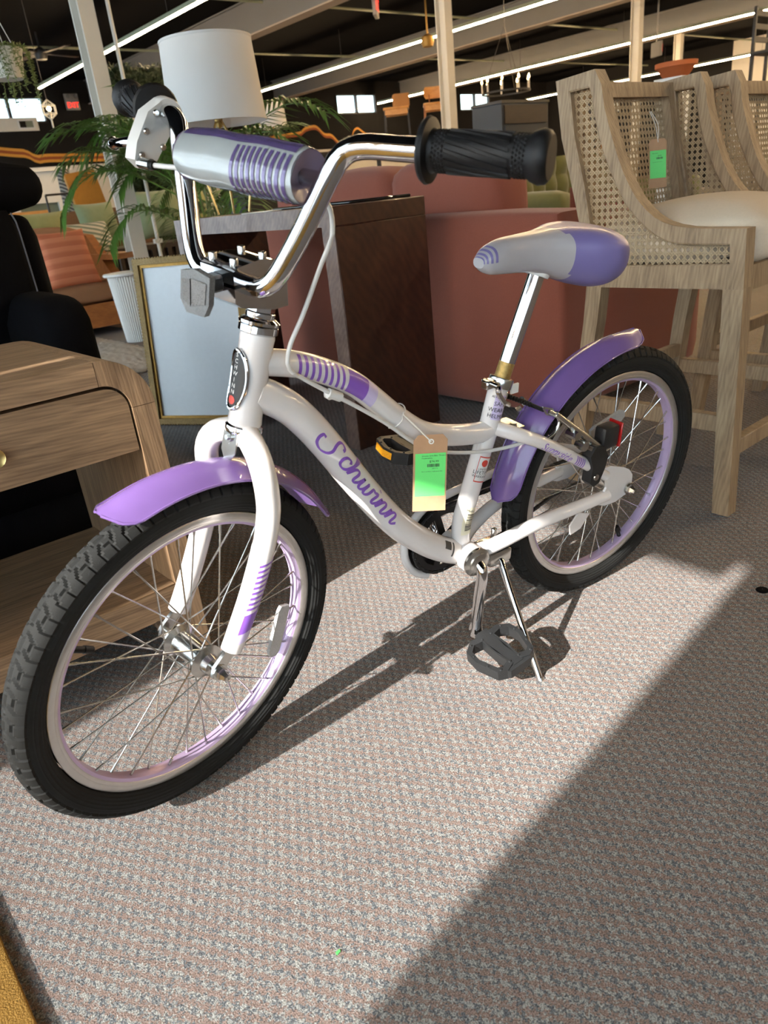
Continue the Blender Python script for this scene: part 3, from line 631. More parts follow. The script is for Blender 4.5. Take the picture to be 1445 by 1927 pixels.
def wheel(mw, hubr, label, valve, refl, reflr, nut):
    w = link('wheel', TY, bike, mw); w['label'] = label
    link('rim', RM, w)
    b = MB(); b.lathe([(.005, -.046), (.010, -.046), (.012, -.038), (hubr+.008, -.032), (hubr+.008, -.029), (hubr, -.024), (hubr, .024), (hubr+.008, .029), (hubr+.008, .032), (.014, .036), (.012, .046), (.005, .046)], axis=(0, 1, 0), seg=24)
    b.build('hub', M['zinc'], w)
    b = MB(); b.cyl((0, -.078, 0), (0, .078, 0), .0045, seg=10)
    for s in (1, -1):
        b.lathe([(.0085, s*nut), (.0085, s*(nut+.007)), (.006, s*(nut+.010)), (.005, s*(nut+.016)), (.001, s*(nut+.017))], axis=(0, 1, 0), seg=6)
        b.lathe([(.0115, s*(nut-.002)), (.0115, s*nut), (.005, s*nut)], axis=(0, 1, 0), seg=16)
    b.build('axle', M['zinc'], w)
    for k in range(36):
        side = 1 if k % 2 else -1; lead = 1 if (k//2) % 2 else -1; a = math.radians(10*k+(.7 if k % 2 else 0)); ha = a+lead*math.radians(62)
        R0 = Vector(((INR+.001)*math.cos(a), side*.003, (INR+.001)*math.sin(a))); H0 = Vector(((hubr+.005)*math.cos(ha), side*.031, (hubr+.005)*math.sin(ha))); d = H0-R0; L = d.length
        q = d.to_track_quat('X', 'Z').to_matrix().to_4x4()
        link('spoke', SPK, w, Matrix.Translation(R0) @ q @ Matrix.Diagonal((L, 1, 1, 1))); link('nipple', NIP, w, Matrix.Translation(R0) @ q)
    a = math.radians(valve); b = MB(); e = Vector((math.cos(a), 0, math.sin(a))); b.cyl(e*.192, e*.172, .0042, seg=10); b.cyl(e*.172, e*.160, .0052, .0046, 10); b.build('valve_stem', M['rubber'], w)
    a = math.radians(refl); b = MB(); e = Vector((math.cos(a), 0, math.sin(a))); t = Vector((-math.sin(a), 0, math.cos(a)))
    b.prism([(-.044, -.008), (-.036, -.011), (.036, -.011), (.044, -.006), (.044, .006), (.036, .011), (-.036, .011), (-.044, .008)], lambda p, q, d: e*(reflr+q)+t*p+Vector((0, d, 0)), .012, .018); b.build('spoke_reflector', M['clear'], w)
    return w
hubF = Vector((.8404, 0, -.001))
wheel(STEER @ Matrix.Translation(hubF), .0165, 'front wheel with black tyre and lilac rim', 36, -160, .150, .062)
wheel(UP, .021, 'rear wheel with black tyre and lilac rim', -117, 77, .125, .064)
# ---- fork
b = MB()
for s in (1, -1):
    b.tube(Tube([(.7215, s*.006, .292), (.728, s*.020, .289), (.735, s*.042, .278), (.7385, s*.056, .255), (.738, s*.0595, .225), (.740, s*.0595, .195), (.753, s*.0595, .150), (.778, s*.059, .093), (.803, s*.058, .046), (.817, s*.058, .022)], 36),
           lambda t: .0155 if t < .5 else .0155-.002*(t-.5), 18)
    b.prism([(.810, .030), (.826, .026), (.848, .010), (.853, -.004), (.844, -.015), (.832, -.012), (.826, .004), (.808, .016)], lambda a, c, d: (a, d, c), s*.0555, s*.0605, mi=1)
b.cyl(Vector((.7250, 0, .276)), Vector((.7190, 0, .2975)), .0205, .019, 24)
fork = part(b, 'fork', [M['pearl'], M['zinc']], mw=STEER)
leg_t = Tube([(.740, .0595, .195), (.753, .0595, .150), (.778, .059, .093), (.803, .058, .046), (.817, .058, .022)], 20)
b = MB()
for k in range(9): patch(b, leg_t, .055+k*.0078, .0585+k*.0078, -.95, .75, .0157, 3, 10, skew=.012)
patch(b, leg_t, .126, .155, -.95, .75, .0157, 6, 10, skew=.016); part(b, 'fork_stripes', M['purple'], fork)
b = MB(); patch(b, leg_t, .155, .171, -.95, .75, .0156, 5, 10, skew=.016); part(b, 'lavender_decal', M['lav'], fork)
# headset
b = MB(); o = Vector((.7184, 0, .299))
b.lathe([(.020, -.010), (.0235, -.009), (.0245, -.005), (.0235, -.001), (.0205, .001)], o, AX, 28); part(b, 'headset_cup', M['chrome'], mw=UP); b = MB()
b.lathe([(.0205, .1135), (.0240, .116), (.0240, .1235), (.0215, .125), (.0245, .1255), (.0250, .129), (.021, .1315), (.0175, .133)], o, AX, 28)
b.lathe([(.0175, .133), (.0180, .135), (.0180, .1385), (.0155, .1395)], o, AX, 24)
b.lathe([(.0155, .1395), (.0168, .140), (.0168, .147), (.0145, .148), (.0115, .150), (.001, .150)], o, AX, 6)
part(b, 'headset', M['chrome'], mw=UP)
# ---- stem, bars
b = MB(); b.cyl(o+AX*.14, o+AX*.187, .0112, seg=18)
def stem_map(a, c, d): return (a, d, c)
zc = .4787; xc = .7195
low = [(.662, zc-.036), (.684, zc-.036), (.730, zc-.024), (.738, zc-.018), (.738, zc-.002), (.662, zc-.002)]
upp = [(.668, zc+.002), (.738, zc+.002), (.738, zc+.016), (.730, zc+.020), (.700, zc+.023), (.680, zc+.020), (.668, zc+.012)]
b.prism(low, stem_map, -.028, .028); b.prism(upp, stem_map, -.028, .028)
stem = part(b, 'stem', M['chrome'], mw=STEER, angle=25)
for x in (.688, .728):
    for y in (-.018, .018): MB().lathe([(.0048, .017), (.0048, .0265), (.0042, .0275), (.0020, .0275), (.0020, .025), (.0001, .025)], (x, y, zc), (0, 0, 1), 10).build('clamp_bolt', M['zinc'], stem)
bp = [(xc, 0, zc), (.7195, .036, zc), (.719, .055, zc+.003), (.713, .073, zc+.020), (.6975, .096, .545), (.684, .1165, .592), (.6755, .129, .6145), (.668, .1485, .6225), (.655, .185, .6235), (.640, .245, .6255), (.6174, .314, .6279)]
bt = Tube([(x, -y, z) for x, y, z in reversed(bp[1:])]+bp, 90, ref=(0.3, 0, 1))
part(MB().tube(bt, .0112, 20), 'handlebar', M['chrome'], mw=STEER)
# crossbar pad
part(MB().cyl((.686, -.117, .590), (.686, .117, .590), .0085, seg=14), 'crossbar', M['chrome'], mw=STEER)
b = MB()
def padf(u, v):
    a = 2*math.pi*u; y = -.094+.188*v; n = 4.0; c, s = math.cos(a), math.sin(a)
    r = .0285*(1+.05*math.cos(3*a+1.0)+.02*math.sin(17*v+2*a)); r *= 1-.10*abs(2*v-1)**6
    return (.686+r*c, y, .590+r*s)
b.grid(padf, 26, 24, wrapu=True, mi=0)
def padend(s): return lambda u, v: (.686+.0265*v*math.cos(2*math.pi*u), s*(.094-.012*(1-v)), .590+.0265*v*math.sin(2*math.pi*u))
b.grid(padend(1), 20, 5, wrapu=True, mi=1); b.grid(padend(-1), 20, 5, wrapu=True, mi=1)
pad = part(b, 'handlebar_pad', [M['silverpad'], M['mauve']], mw=STEER, label='vinyl crossbar pad in silver and purple stripes')
padt = Tube([(.686, -.103, .590), (.686, .103, .590)], 20, ref=(1, 0, 0)); 
def padpt(y, a): u = (a/(2*math.pi)) % 1.0; p = Vector(padf(u, (y+.094)/.188)); return p+(p-Vector((.686, p.y, .590))).normalized()*.0008
b = MB()
for k in range(10):      # band of stripes around the left half
    y = .006+k*.0085; b.grid(lambda u, v, y=y: padpt(y+.0046*u, math.radians(-75+130*v)), 3, 14)
b.grid(lambda u, v: padpt(-.088+.176*u, math.radians(62+30*v)), 20, 5)
b.grid(lambda u, v: padpt(-.088+.176*u, math.radians(-128+40*v)), 20, 5)
part(b, 'pad_stripes', M['padpurple'], pad)
# grips
def grip(side):
    A, Bq = Vector(bp[-1]), Vector(bp[-3]); d = (Bq-A).normalized(); 
    A = A-d*.004
    if side < 0: A.y *= -1; d.y *= -1
    g = link('grip', None, bike, STEER)
    b = MB(); b.lathe([(.001, 0), (.018, 0), (.0215, .003), (.0225, .009), (.020, .016), (.0175, .019), (.0175, .105), (.019, .108), (.0275, .110), (.0285, .113), (.0265, .116), (.0125, .119)], A, d, 28); b.build('grip_sleeve', M['rubber'], g)
    u = d.orthogonal().normalized(); w = d.cross(u); b = MB(); rnd = random.Random(3)
    for k in range(14):          # raised slanted ribs
        a = 2*math.pi*k/14; vs = []
        for i in range(9):
            s = .034+.058*i/8; aa = a+.75*i/8
            for da, rr in ((-.10, .0174), (-.07, .0190), (.07, .0190), (.10, .0174)): vs.append(A+d*s+(u*math.cos(aa+da)+w*math.sin(aa+da))*rr)
        b.add(vs, [(4*i+j, 4*i+j+1, 4*i+j+5, 4*i+j+4) for i in range(8) for j in range(3)])
    b.build('rib', M['rubber'], g)
    b = MB()
    for s0 in (.021, .094):
        for i in range(4):
            for k in range(30):
                a = 2*math.pi*(k+.5*(i % 2))/30; c = A+d*(s0+.003*i)+(u*math.cos(a)+w*math.sin(a))*.0175; nrm = (u*math.cos(a)+w*math.sin(a)); tt = d.cross(nrm)
                b.add([c+d*.0016, c+tt*.0016, c-d*.0016, c-tt*.0016, c+nrm*.0011], [(0, 1, 4), (1, 2, 4), (2, 3, 4), (3, 0, 4)])
    k = b.build('knurl', M['rubber'], g); k['kind'] = 'stuff'
grip(1); grip(-1)
# brake lever on the right bar
b = MB(); A, Bq = Vector(bp[-1]), Vector(bp[-3]); d = (Bq-A).normalized(); A.y *= -1; d.y *= -1
C0 = A+d*.142
lev = link('brake_lever', None, bike, STEER)
b.lathe([(.0112, -.012), (.0165, -.012), (.0175, -.009), (.0175, .009), (.0165, .012), (.0112, .012)], C0, d, 24)
body = [(C0.x+.006, C0.z+.016), (C0.x+.030, C0.z+.004), (C0.x+.050, C0.z-.026), (C0.x+.056, C0.z-.044), (C0.x+.044, C0.z-.056), (C0.x+.028, C0.z-.050), (C0.x+.004, C0.z-.022), (C0.x-.010, C0.z-.014)]
b.prism(body, lambda a, c, dd: (a, C0.y+dd, c), -.010, .010); b.build('lever_body', M['leverwhite'], lev, 30)
for (ox, oz) in ((.020, .002), (.036, -.016), (.046, -.040), (.016, -.034)): MB().lathe([(.0001, .0125), (.003, .0125), (.0042, .011), (.0042, .009)], (C0.x+ox, C0.y, C0.z+oz), (0, 1, 0), 8).build('screw', M['zinc'], lev)
b = MB(); b.tube(Tube([(.690, -.186, .592), (.699, -.200, .593), (.697, -.222, .590), (.686, -.248, .587), (.676, -.268, .584)], 16, ref=(0, 0, 1)), lambda t: .0072-.002*math.sin(math.pi*t), 12)
b.ball((.674, -.272, .583), .0080); b.build('lever_blade', M['chrome'], lev)
b = MB(); E0 = Vector((C0.x+.048, C0.y+.008, C0.z-.048)); b.cyl(E0, E0+Vector((0, .022, 0)), .0065, seg=12); b.build('barrel_adjuster', M['zinc'], lev)
MB().cyl(E0+Vector((0, .022, 0)), E0+Vector((0, .028, 0)), .0052, seg=10).build('ferrule', M['rubber'], lev)
# cable: from the lever, behind the bars and along the top tube to the rear brake
S1 = STEER.inverted() @ UP
e0 = (S1.inverted() @ (E0+Vector((0, .024, 0))))
def bk(x, y, z): return Vector((x, y, z))
fk = lambda x, y, z: S1.inverted() @ Vector((x, y, z))
cb = [e0, fk(E0.x-.006, E0.y+.07, E0.z+.002), fk(.665, -.07, .574), fk(.640, .0, .568), bk(.608, .035, .556), bk(.604, .046, .520), bk(.617, .036, .481), bk(.640, .030, .430), bk(.660, .026, .392), bk(.662, .024, .366), bk(.640, .020, .346), bk(.600, .018, .316), bk(.560, .016, .287), bk(.513, .016, .250), bk(.462, .018, .205), bk(.415, .020, .180), bk(.345, .020, .159), bk(.290, .024, .152), bk(.245, .030, .153)]
ctb = Tube(cb, 110, ref=(0.2, 0, 1)); part(MB().tube(ctb, .0029, 10), 'brake_cable', M['cable'], mw=UP)
b = MB(); b.cyl((.606, .018, .319), (.588, .018, .309), .0065, seg=10); b.bbox(.590, .606, .004, .018, .308, .318, .002, 1); part(b, 'cable_guide', M['cable'], mw=UP)
# ---- rear brake
vb = link('rear_brake', None, bike, UP)
nd = Tube([(.245, .030, .153), (.222, .040, .152), (.200, .044, .160), (.190, .044, .175), (.194, .040, .190), (.206, .034, .197)], 20, ref=(0, 0.2, 1)); MB().tube(nd, .0034, 10).build('noodle', M['zinc'], vb)
b = MB()
for (x0, z0, x1, z1) in ((.200, .200, .222, .208), (.190, .186, .212, .194)): b.bar((x0, .034, z0), (x1, .034, z1), .003, .003)
b.bar((.200, .034, .200), (.190, .034, .186), .003); b.bar((.222, .034, .208), (.212, .034, .194), .003); b.build('cable_carrier', M['zinc'], vb)
b = MB(); t = Tube([(.216, .032, .201), (.240, .012, .214), (.262, -.010, .224)], 30)
b.tube(t, lambda u: .0048 if (u*14) % 1 < .5 and u > .35 else .0036, 10); b.build('rubber_boot', M['rubber'], vb)
b = MB(); b.cyl((.262, -.010, .224), (.275, -.016, .229), .0075, seg=8); b.cyl((.268, -.020, .232), (.270, -.012, .222), .005, seg=8); b.cyl((.240, .005, .203), (.246, .001, .198), .005, seg=8); b.build('anchor_bolt', M['zinc'], vb)
b = MB()
for s in (1, -1):
    b.tube(Tube([(.196, s*.040, .192), (.165, s*.046, .166), (.130, s*.052, .138), (.098, s*.056, .112)], 14), lambda u: .0055+.002*u, 10); b.build('brake_arm', M['zinc'], vb); b = MB()
b = MB(); b.cyl((.160, .040, .150), (.160, .062, .150), .008, seg=8); b.cyl((.140, .046, .126), (.140, .064, .126), .009, seg=10); b.cyl((.118, .050, .114), (.118, .066, .114), .007, seg=6); b.build('pivot_bolt', M['zinc'], vb)
b = MB(); b.prism([(.118, .122), (.096, .116), (.083, .094), (.088, .070), (.098, .046), (.112, .042), (.122, .052), (.120, .080), (.130, .105)], lambda a, c, d: (a, d, c), .050, .070); b.build('reflector_bracket', M['plastic_black'], vb)
MB().lathe([(.0001, .0715), (.006, .0715), (.0065, .070)], (.108, 0, .060), (0, 1, 0), 10).build('screw', M['zinc'], vb)
b = MB(); b.bbox(.055, .094, .040, .066, .104, .146, .006, 2); b.build('rear_reflector', M['plastic_black'], vb)
b = MB(); b.bbox(.051, .055, .038, .068, .102, .148, .0015, 1); b.build('reflector_lens', M['redref'], vb)
# ---- fenders
def fender(c, r, a0, a1, mw, label, hw=.033):
    b = MB()
    def f(off):
        def g(u, v):
            e = abs(2*u-1); tip = max(0.0, 1-max(0.0, (e-.80)/.20)**2.6)**.5 if e > .80 else 1.0
            w = hw*(0.18+.82*tip); q = 2*v-1; a = math.radians(a0+(a1-a0)*u)
            prof = .020*(1-math.cos(q*1.25))*(w/hw)**2; rr = r-prof*1.25+off+ (.002*max(0.0, (e-.93)/.07))
            return (c[0]+rr*math.cos(a), q*w, c[1]+rr*math.sin(a))
        return g
    b.grid(f(0), 60, 17); b.grid(f(-.0022), 60, 17)
    n = 60*17
    fs = [(i*17, (i+1)*17, n+(i+1)*17, n+i*17) for i in range(59)]+[(i*17+16, (i+1)*17+16, n+(i+1)*17+16, n+i*17+16) for i in range(59)]+[(j, j+1, n+j+1, n+j) for j in range(16)]+[(59*17+j, 59*17+j+1, n+59*17+j+1, n+59*17+j) for j in range(16)]
    b.f += [list(q) for q in fs]; b.m += [0]*len(fs)
    o = part(b, 'fender', M['lilac'], mw=mw, label=label)
    b = MB()
    for q in (-1, 1):
        pts = [Vector(f(.0)(u/40, .5+q*.5)) for u in range(41)]; b.tube(Tube(pts, smooth=False), .0016, 6)
    b.build('rolled_edge', M['lilac'], o); return o
fender((.8404, -.001), .279, 72, 157, STEER, 'short lilac fender over the front tyre')
fender((0, 0), .281, 8, 97, UP, 'long lilac fender over the rear tyre')
b = MB(); b.prism([(-.012, .300), (.012, .300), (.013, .272), (.006, .262), (-.006, .262), (-.013, .272)], lambda a, c, d: (.7375+d+(.30-c)*.28, a, c), 0, .002); b.cyl((.738, 0, .289), (.745, 0, .291), .006, seg=10); b.cyl((.745, 0, .291), (.748, 0, .292), .0035, seg=6)
part(b, 'fender_bracket', M['zinc'], mw=STEER)
b = MB(); b.bbox(.248, .286, -.020, .026, .1775, .1800, .001, 1); b.cyl((.262, .012, .178), (.262, .012, .185), .006, seg=6); part(b, 'fender_bracket', M['zinc'], mw=UP)
# ---- seat post, clamp, saddle
b = MB(); sp0, sp1 = Vector((.2885, 0, .248)), Vector((.226, 0, .413)); sd_ = (sp1-sp0).normalized()
b.cyl(sp0+sd_*.040, sp1, .0128, seg=20, mi=0); b.cyl(sp0-sd_*.02, sp0+sd_*.040, .0127, seg=20, mi=1); part(b, 'seat_post', [M['chrome'], M['rust']], mw=UP)
b = MB(); b.lathe([(.0130, -.008), (.0190, -.008), (.0198, -.006), (.0198, .006), (.0190, .008), (.0130, .008)], sp0+sd_*.008, sd_, 24); b.bbox(.304, .322, -.006, .010, .252, .266, .002, 1)
b.cyl((.314, -.008, .262), (.314, .026, .262), .0045, seg=10); cl = part(b, 'seat_clamp', M['zinc'], mw=UP)
b = MB(); b.tube(Tube([(.314, .026, .262), (.316, .030, .252), (.304, .030, .236), (.292, .028, .228)], 12, ref=(0, 1, 0)), .0042, 8); b.build('quick_release', M['chrome'], cl)
MB().bbox(.258, .274, .010, .014, .236, .252, .001, 1).build('paper_label', M['sticker'], cl)
XS = [.088, .096, .112, .136, .166, .198, .232, .268, .302, .328, .343]
TOP = [.432, .456, .468, .474, .476, .475, .473, .472, .470, .462, .450]
HW = [.026, .058, .072, .076, .068, .050, .034, .026, .023, .019, .011]
BOT = [.410, .392, .384, .383, .390, .402, .414, .420, .423, .426, .436]
def interp(A, t):
    k = t*(len(A)-1); i = min(int(k), len(A)-2); P = [A[max(i-1, 0)], A[i], A[i+1], A[min(i+2, len(A)-1)]]; f = k-i
    return .5*((2*P[1])+(P[2]-P[0])*f+(2*P[0]-5*P[1]+4*P[2]-P[3])*f*f+(3*P[1]-P[0]-3*P[2]+P[3])*f**3)
b = MB()
def sadf(u, v):
    x, zt, w, zb = interp(XS, u), interp(TOP, u), max(.004, interp(HW, u)), interp(BOT, u); a = 2*math.pi*v; c, s = math.cos(a), math.sin(a); zm = max(zt-.030, zb+.5*(zt-zb)); 
    yy = w*abs(c)**.75*(1 if c > 0 else -1); zz = zm+(zt-zm)*abs(s)**.75 if s > 0 else zm-(zm-zb)*abs(s)**.9
    return (x, yy, zz)
nu, nv = 60, 40; vs = [sadf(i/(nu-1), j/nv) for i in range(nu) for j in range(nv)]; fs = []; fm = []
for i in range(nu-1):
    for j in range(nv): fs.append((i*nv+j, (i+1)*nv+j, (i+1)*nv+(j+1) % nv, i*nv+(j+1) % nv)); fm.append(1 if (vs[i*nv+j][0] < .196+.10*(vs[i*nv+j][2]-.42)) else (1 if (i > 50 and i % 2 == 0 and j < nv//2) else 0))
fs.append(tuple(range(nv))); fm.append(1); fs.append(tuple((nu-1)*nv+j for j in range(nv))); fm.append(0)
b.v = [tuple(v) for v in vs]; b.f = [list(f) for f in fs]; b.m = fm
M['vinyl1'] = mat('silver_vinyl', (0.40, 0.385, 0.40), 0.35, var=0.06, coat=0.2); M['vinyl2'] = mat('lavender_vinyl', (0.165, 0.14, 0.33), 0.38, var=0.05, coat=0.2)
part(b, 'saddle', [M['vinyl1'], M['vinyl2']], mw=UP, label='silver and lavender padded saddle')
b = MB(); b.cyl(sp1-sd_*.004, sp1+sd_*.012, .0185, .021, 18); part(b, 'saddle_clamp', M['sticker'], mw=UP)
# ---- front reflector
b = MB()
def rfl(a, c, d): return (.766+d-c*.12-abs(a)*.10, a, .4755+c)
b.prism([(-.022, .018), (.004, .024), (.027, .019), (.025, -.010), (.018, -.023), (-.012, -.024), (-.024, -.012)], rfl, 0, .007); rf = part(b, 'front_reflector', M['refl_body'], mw=STEER, label='clear plastic reflector in front of the stem')
b = MB(); b.prism([(.0, .014), (.022, .012), (.020, -.010), (.0, -.014)], rfl, .0072, .0078); b.prism([(-.019, .010), (-.003, .013), (-.003, -.016), (-.018, -.012)], rfl, .0072, .0078); b.build('prism_field', M['refl_dark'], rf)
b = MB(); b.bbox(.736, .764, -.010, .010, zc-.008, zc+.010, .003, 1); b.build('reflector_bracket', M['plastic_black'], rf)
# ---- kickstand
b = MB(); tip = Vector((.306, .166, -.228)); pv = Vector((.287, .022, -.058))
b.tube(Tube([tuple(pv), (.288, .036, -.066), (.292, .060, -.098), tuple(tip)], 16, ref=(1, 0, 0)), .0062, 12); b.cyl(tip, tip+(tip-pv).normalized()*.012, .0085, .008, 12)
ks = part(b, 'kickstand', M['chrome'], mw=UP)
b = MB(); b.bbox(.262, .312, -.020, .034, -.072, -.044, .005, 2); b.build('bracket', M['zinc'], ks)
b = MB(); b.tube(Tube([(.296, .030+.006*math.cos(t*.9), -.060+.006*math.sin(t*.9)) if False else (.322-.0022*t, .022+.007*math.cos(t*1.6), -.054+.007*math.sin(t*1.6)) for t in range(18)], 90), .0011, 6); b.build('spring', M['zinc'], ks)
b = MB(); b.bbox(.280, .290, .004, .012, -.044, -.010, .002, 1); b.build('clamp_bolt', M['zinc'], ks)
# ---- price tag tied to the top tube (hangs from the bicycle, a thing of its own)
M['kraft'] = mat('kraft_card', (0.36, 0.21, 0.115), 0.8, var=0.12, scale=90); M['green'] = mat('green_label', (0.105, 0.60, 0.135), 0.6, var=0.04)
M['string'] = mat('white_string', (0.66, 0.64, 0.60), 0.8)
def price_tag(name, org, right, down, nrm, w, h, lab, lines, group='hanging price tags'):
    right, down, nrm = Vector(right).normalized(), Vector(down).normalized(), Vector(nrm).normalized(); org = Vector(org)
    t = empty(name, org, lab, 'tag', group); f = lambda a, c, d: right*a*w+down*c*h+nrm*d
    b = MB(); b.prism([(-.36, 0), (.36, 0), (.5, .07), (.5, 1), (-.5, 1), (-.5, .07)], lambda a, c, d: f(a, c, d), -.0004, .0004); card = b.build('card', M['kraft'], t)
    b = MB(); b.prism([(-.44, .235), (.46, .235), (.46, .80), (-.44, .80)], lambda a, c, d: f(a, c, d), .0005, .0008); lb = b.build('green_sticker', M['green'], t)
    for (tx, sz, a0, c0) in lines: lettering(tx, sz*w, lambda u, v, a0=a0, c0=c0: right*(a0*w+u)+down*(c0*h)-down*v+nrm*.0011, lb, 'print', M['ink'], 'LEFT')
    b = MB(); x = -.08; rnd = random.Random(5)
    while x < .28: q = rnd.choice((.008, .016, .022)); b.prism([(x, .372), (x+q, .372), (x+q, .412), (x, .412)], lambda a, c, d: f(a, c, d), .0009, .0011); x += q+rnd.choice((.01, .016))
    b.build('barcode', M['ink'], lb)
    return t, f
_wb = bike.matrix_world @ UP
view = Vector((-_fw.x, -_fw.y, 0)).normalized(); rgt = Vector((0, 0, 1)).cross(view)
tp = _wb @ Vector((.471, .038, .236))+rgt*.014-Vector((0, 0, .007))
tg, f = price_tag('price_tag', tp, rgt+view*.15, Vector((0, 0, -1))+rgt*-.10, view, .049, .118, 'brown card price tag with green sticker tied to the bicycle top tube', [('Schwinn Girls Bike  Throw Ave', .062, -.25, .275), ('Purple/white', .062, -.25, .305), ('$74.99', .10, -.02, .355), ('20817 4', .05, .06, .44), ('Good condition, single speed bike', .045, -.25, .475)])
a = Vector((0, 0, 0)); ring = _wb @ Vector((.466, .0, .262)); loc = lambda p: Vector(p)-tp
tt = top_t
ln = []
for k in range(13): an = math.radians(-140+240*k/12); ln.append(loc(_wb @ tt.at(.245, an, .0195)))
hole = rgt*0+Vector((0, 0, -.010))+view*.001
b = MB(); b.tube(Tube([hole]+ln[6:0:-1], 30, ref=(0.2, .1, 1)), .0010, 6); b.tube(Tube([hole+view*.0006]+ln[6:12], 30, ref=(0.2, .1, 1)), .0010, 6); b.build('string', M['string'], tg)
MB().lathe([(.0022, -.0009), (.0040, -.0009), (.0040, .0012), (.0022, .0012)], Vector((0, 0, -.010)), view, 12).build('eyelet', M['sticker'], tg)
# ================================================================ furniture near the bicycle
M['oak'] = wood('washed_oak', hexc(100, 78, 56), hexc(150, 122, 92), (1.6, 14, 22), 0.55, 4.0, 0.5)
M['oak2'] = wood('washed_oak_upright', hexc(100, 78, 56), hexc(150, 122, 92), (22, 14, 1.6), 0.55, 4.0, 0.5)
M['stoolwood'] = wood('grey_washed_oak', hexc(118, 96, 72), hexc(162, 138, 108), (18, 14, 2.2), 0.6, 4.0, 0.4)
M['cane'] = mat('cane_strand', hexc(164, 142, 110), 0.6, var=0.15, scale=60)
M['darklining'] = mat('dark_lining', (0.035, 0.028, 0.022), 0.9)
M['linen'] = mat('cream_linen', hexc(206, 188, 164), 0.9, var=0.06, scale=200, bump=0.4, bscale=900)
M['blackfab'] = mat('black_upholstery', (0.0035, 0.0038, 0.005), 0.95, var=0.5, scale=500, bump=0.5, bscale=700, spec=0.08)
M['piping'] = mat('grey_piping', (0.10, 0.10, 0.11), 0.8)
M['burl'] = wood('walnut_burl', hexc(44, 22, 15), hexc(74, 42, 28), (5, 5, 3.5), 0.42, 3.0, 0.1, coat=0.15)
M['burl_edge'] = wood('walnut_burl_edge', hexc(92, 70, 60), hexc(126, 102, 90), (5, 5, 4), 0.42, 5.0, 0.1, coat=0.15)
M['terra'] = mat('terracotta_weave', hexc(140, 76, 58), 0.9, var=0.14, scale=260, bump=0.5, bscale=800, sheen=0.15)
M['gold'] = mat('aged_gilt', hexc(168, 128, 60), 0.42, metal=0.55, var=0.35, scale=70, bump=0.6, bscale=120)
M['gilt_dark'] = mat('dark_gilt', hexc(142, 116, 70), 0.55, metal=0.35, var=0.4, scale=120, bump=0.9, bscale=160)
M['canvas'] = mat('sky_tinted_canvas', hexc(240, 245, 249), 0.5, var=0.03, scale=60, bump=0.1, bscale=900, coat=0.15)  # white surface, with bluish skylight put into its colour
M['brass'] = mat('satin_brass', hexc(196, 170, 112), 0.28, metal=1.0, var=0.05)
M['shade'] = cloth_trans('lamp_shade_linen', (0.80, 0.79, 0.77), 0.35)
M['whitegloss'] = mat('white_ceramic', (0.74, 0.73, 0.70), 0.4, var=0.03)
M['tanmat'] = mat('tan_coir', hexc(150, 116, 60), 0.95, spec=0.05, var=0.85, scale=520, bump=1.0, bscale=500)
M['darkmirror'] = mat('smoked_glass', (0.01, 0.01, 0.011), 0.08, var=0.02)
# ---- floor mat in the corner
b = MB(); b.bbox(-1.6, -.016, -.35, 1.10, 0.0, .014, .005, 2)
tag(b.build('door_mat', M['tanmat']), 'tan coir mat corner at the bottom left of the floor', 'mat')
tag(MB().prism([(0, 0), (.006, .001), (.007, .004), (.001, .004)], lambda a, c, d: (.2665+a, .507+c, .001+d), 0, .0006).build('paper_scrap', M['green']), 'tiny bright green paper scrap lying on the carpet', 'scrap')
# ---- nightstand
ns = empty('nightstand', (.13, 1.39, 0), 'light oak nightstand with rounded corners and one drawer behind the front wheel', 'nightstand')
xl, xr, yf, yb, zt, th = -.35, .347, -.21, .21, .592, .040
def arc(cx, cz, r, a0, a1, n=10): return [(cx+r*math.cos(math.radians(a0+(a1-a0)*k/n)), cz+r*math.sin(math.radians(a0+(a1-a0)*k/n))) for k in range(n+1)]
R1, R2 = .085, .047; Y = lambda a, c, d: (a, d, c)
cr = arc(xr-R1, zt-R1, R1, 0, 90); ci = arc(xr-R1, zt-R1, R2-.002, 90, 0)
MB().prism(cr+ci, Y, yf, yb).build('corner_block', M['oak2'], ns)
cr = arc(xl+R1, zt-R1, R1, 90, 180); ci = arc(xl+R1, zt-R1, R2-.002, 180, 90)
MB().prism(cr+ci, Y, yf, yb).build('corner_block', M['oak2'], ns)
MB().box(xl+R1+.001, xr-R1-.001, yf, yb, zt-th, zt).build('top_board', M['oak'], ns)
for x0 in (xr-th, xl): MB().box(x0, x0+th, yf, yb, 0, zt-R1-.001).build('side_panel', M['oak2'], ns)
MB().box(xl+th, xr-th, yf+.02, yb-.012, .150, .170).build('shelf', M['oak'], ns)
MB().bbox(xl+th, xr-th, yf-.002, yf+.020, .112, .172, .002, 1).build('rail', M['oak'], ns)
dr = arc(xr-th-.042, zt-th-.004-.040, .038, 0, 90)
dw = MB().prism([(xl+th+.004, .433), (xr-th-.004, .433)]+dr+[(xl+th+.04, zt-th-.006), (xl+th+.004, zt-th-.04)], Y, yf+.004, yf+.024).build('drawer', M['oak'], ns)
MB().box(xl+th+.01, xr-th-.01, yf+.024, yb-.03, .440, .54).build('drawer_box', M['oak'], dw)
MB().lathe([(.0001, 0), (.014, 0), (.0155, -.001), (.0155, .004), (.007, .009), (.007, .022)], (.080, yf-.018, .490), (0, 1, 0), 20).build('knob', M['brass'], dw)
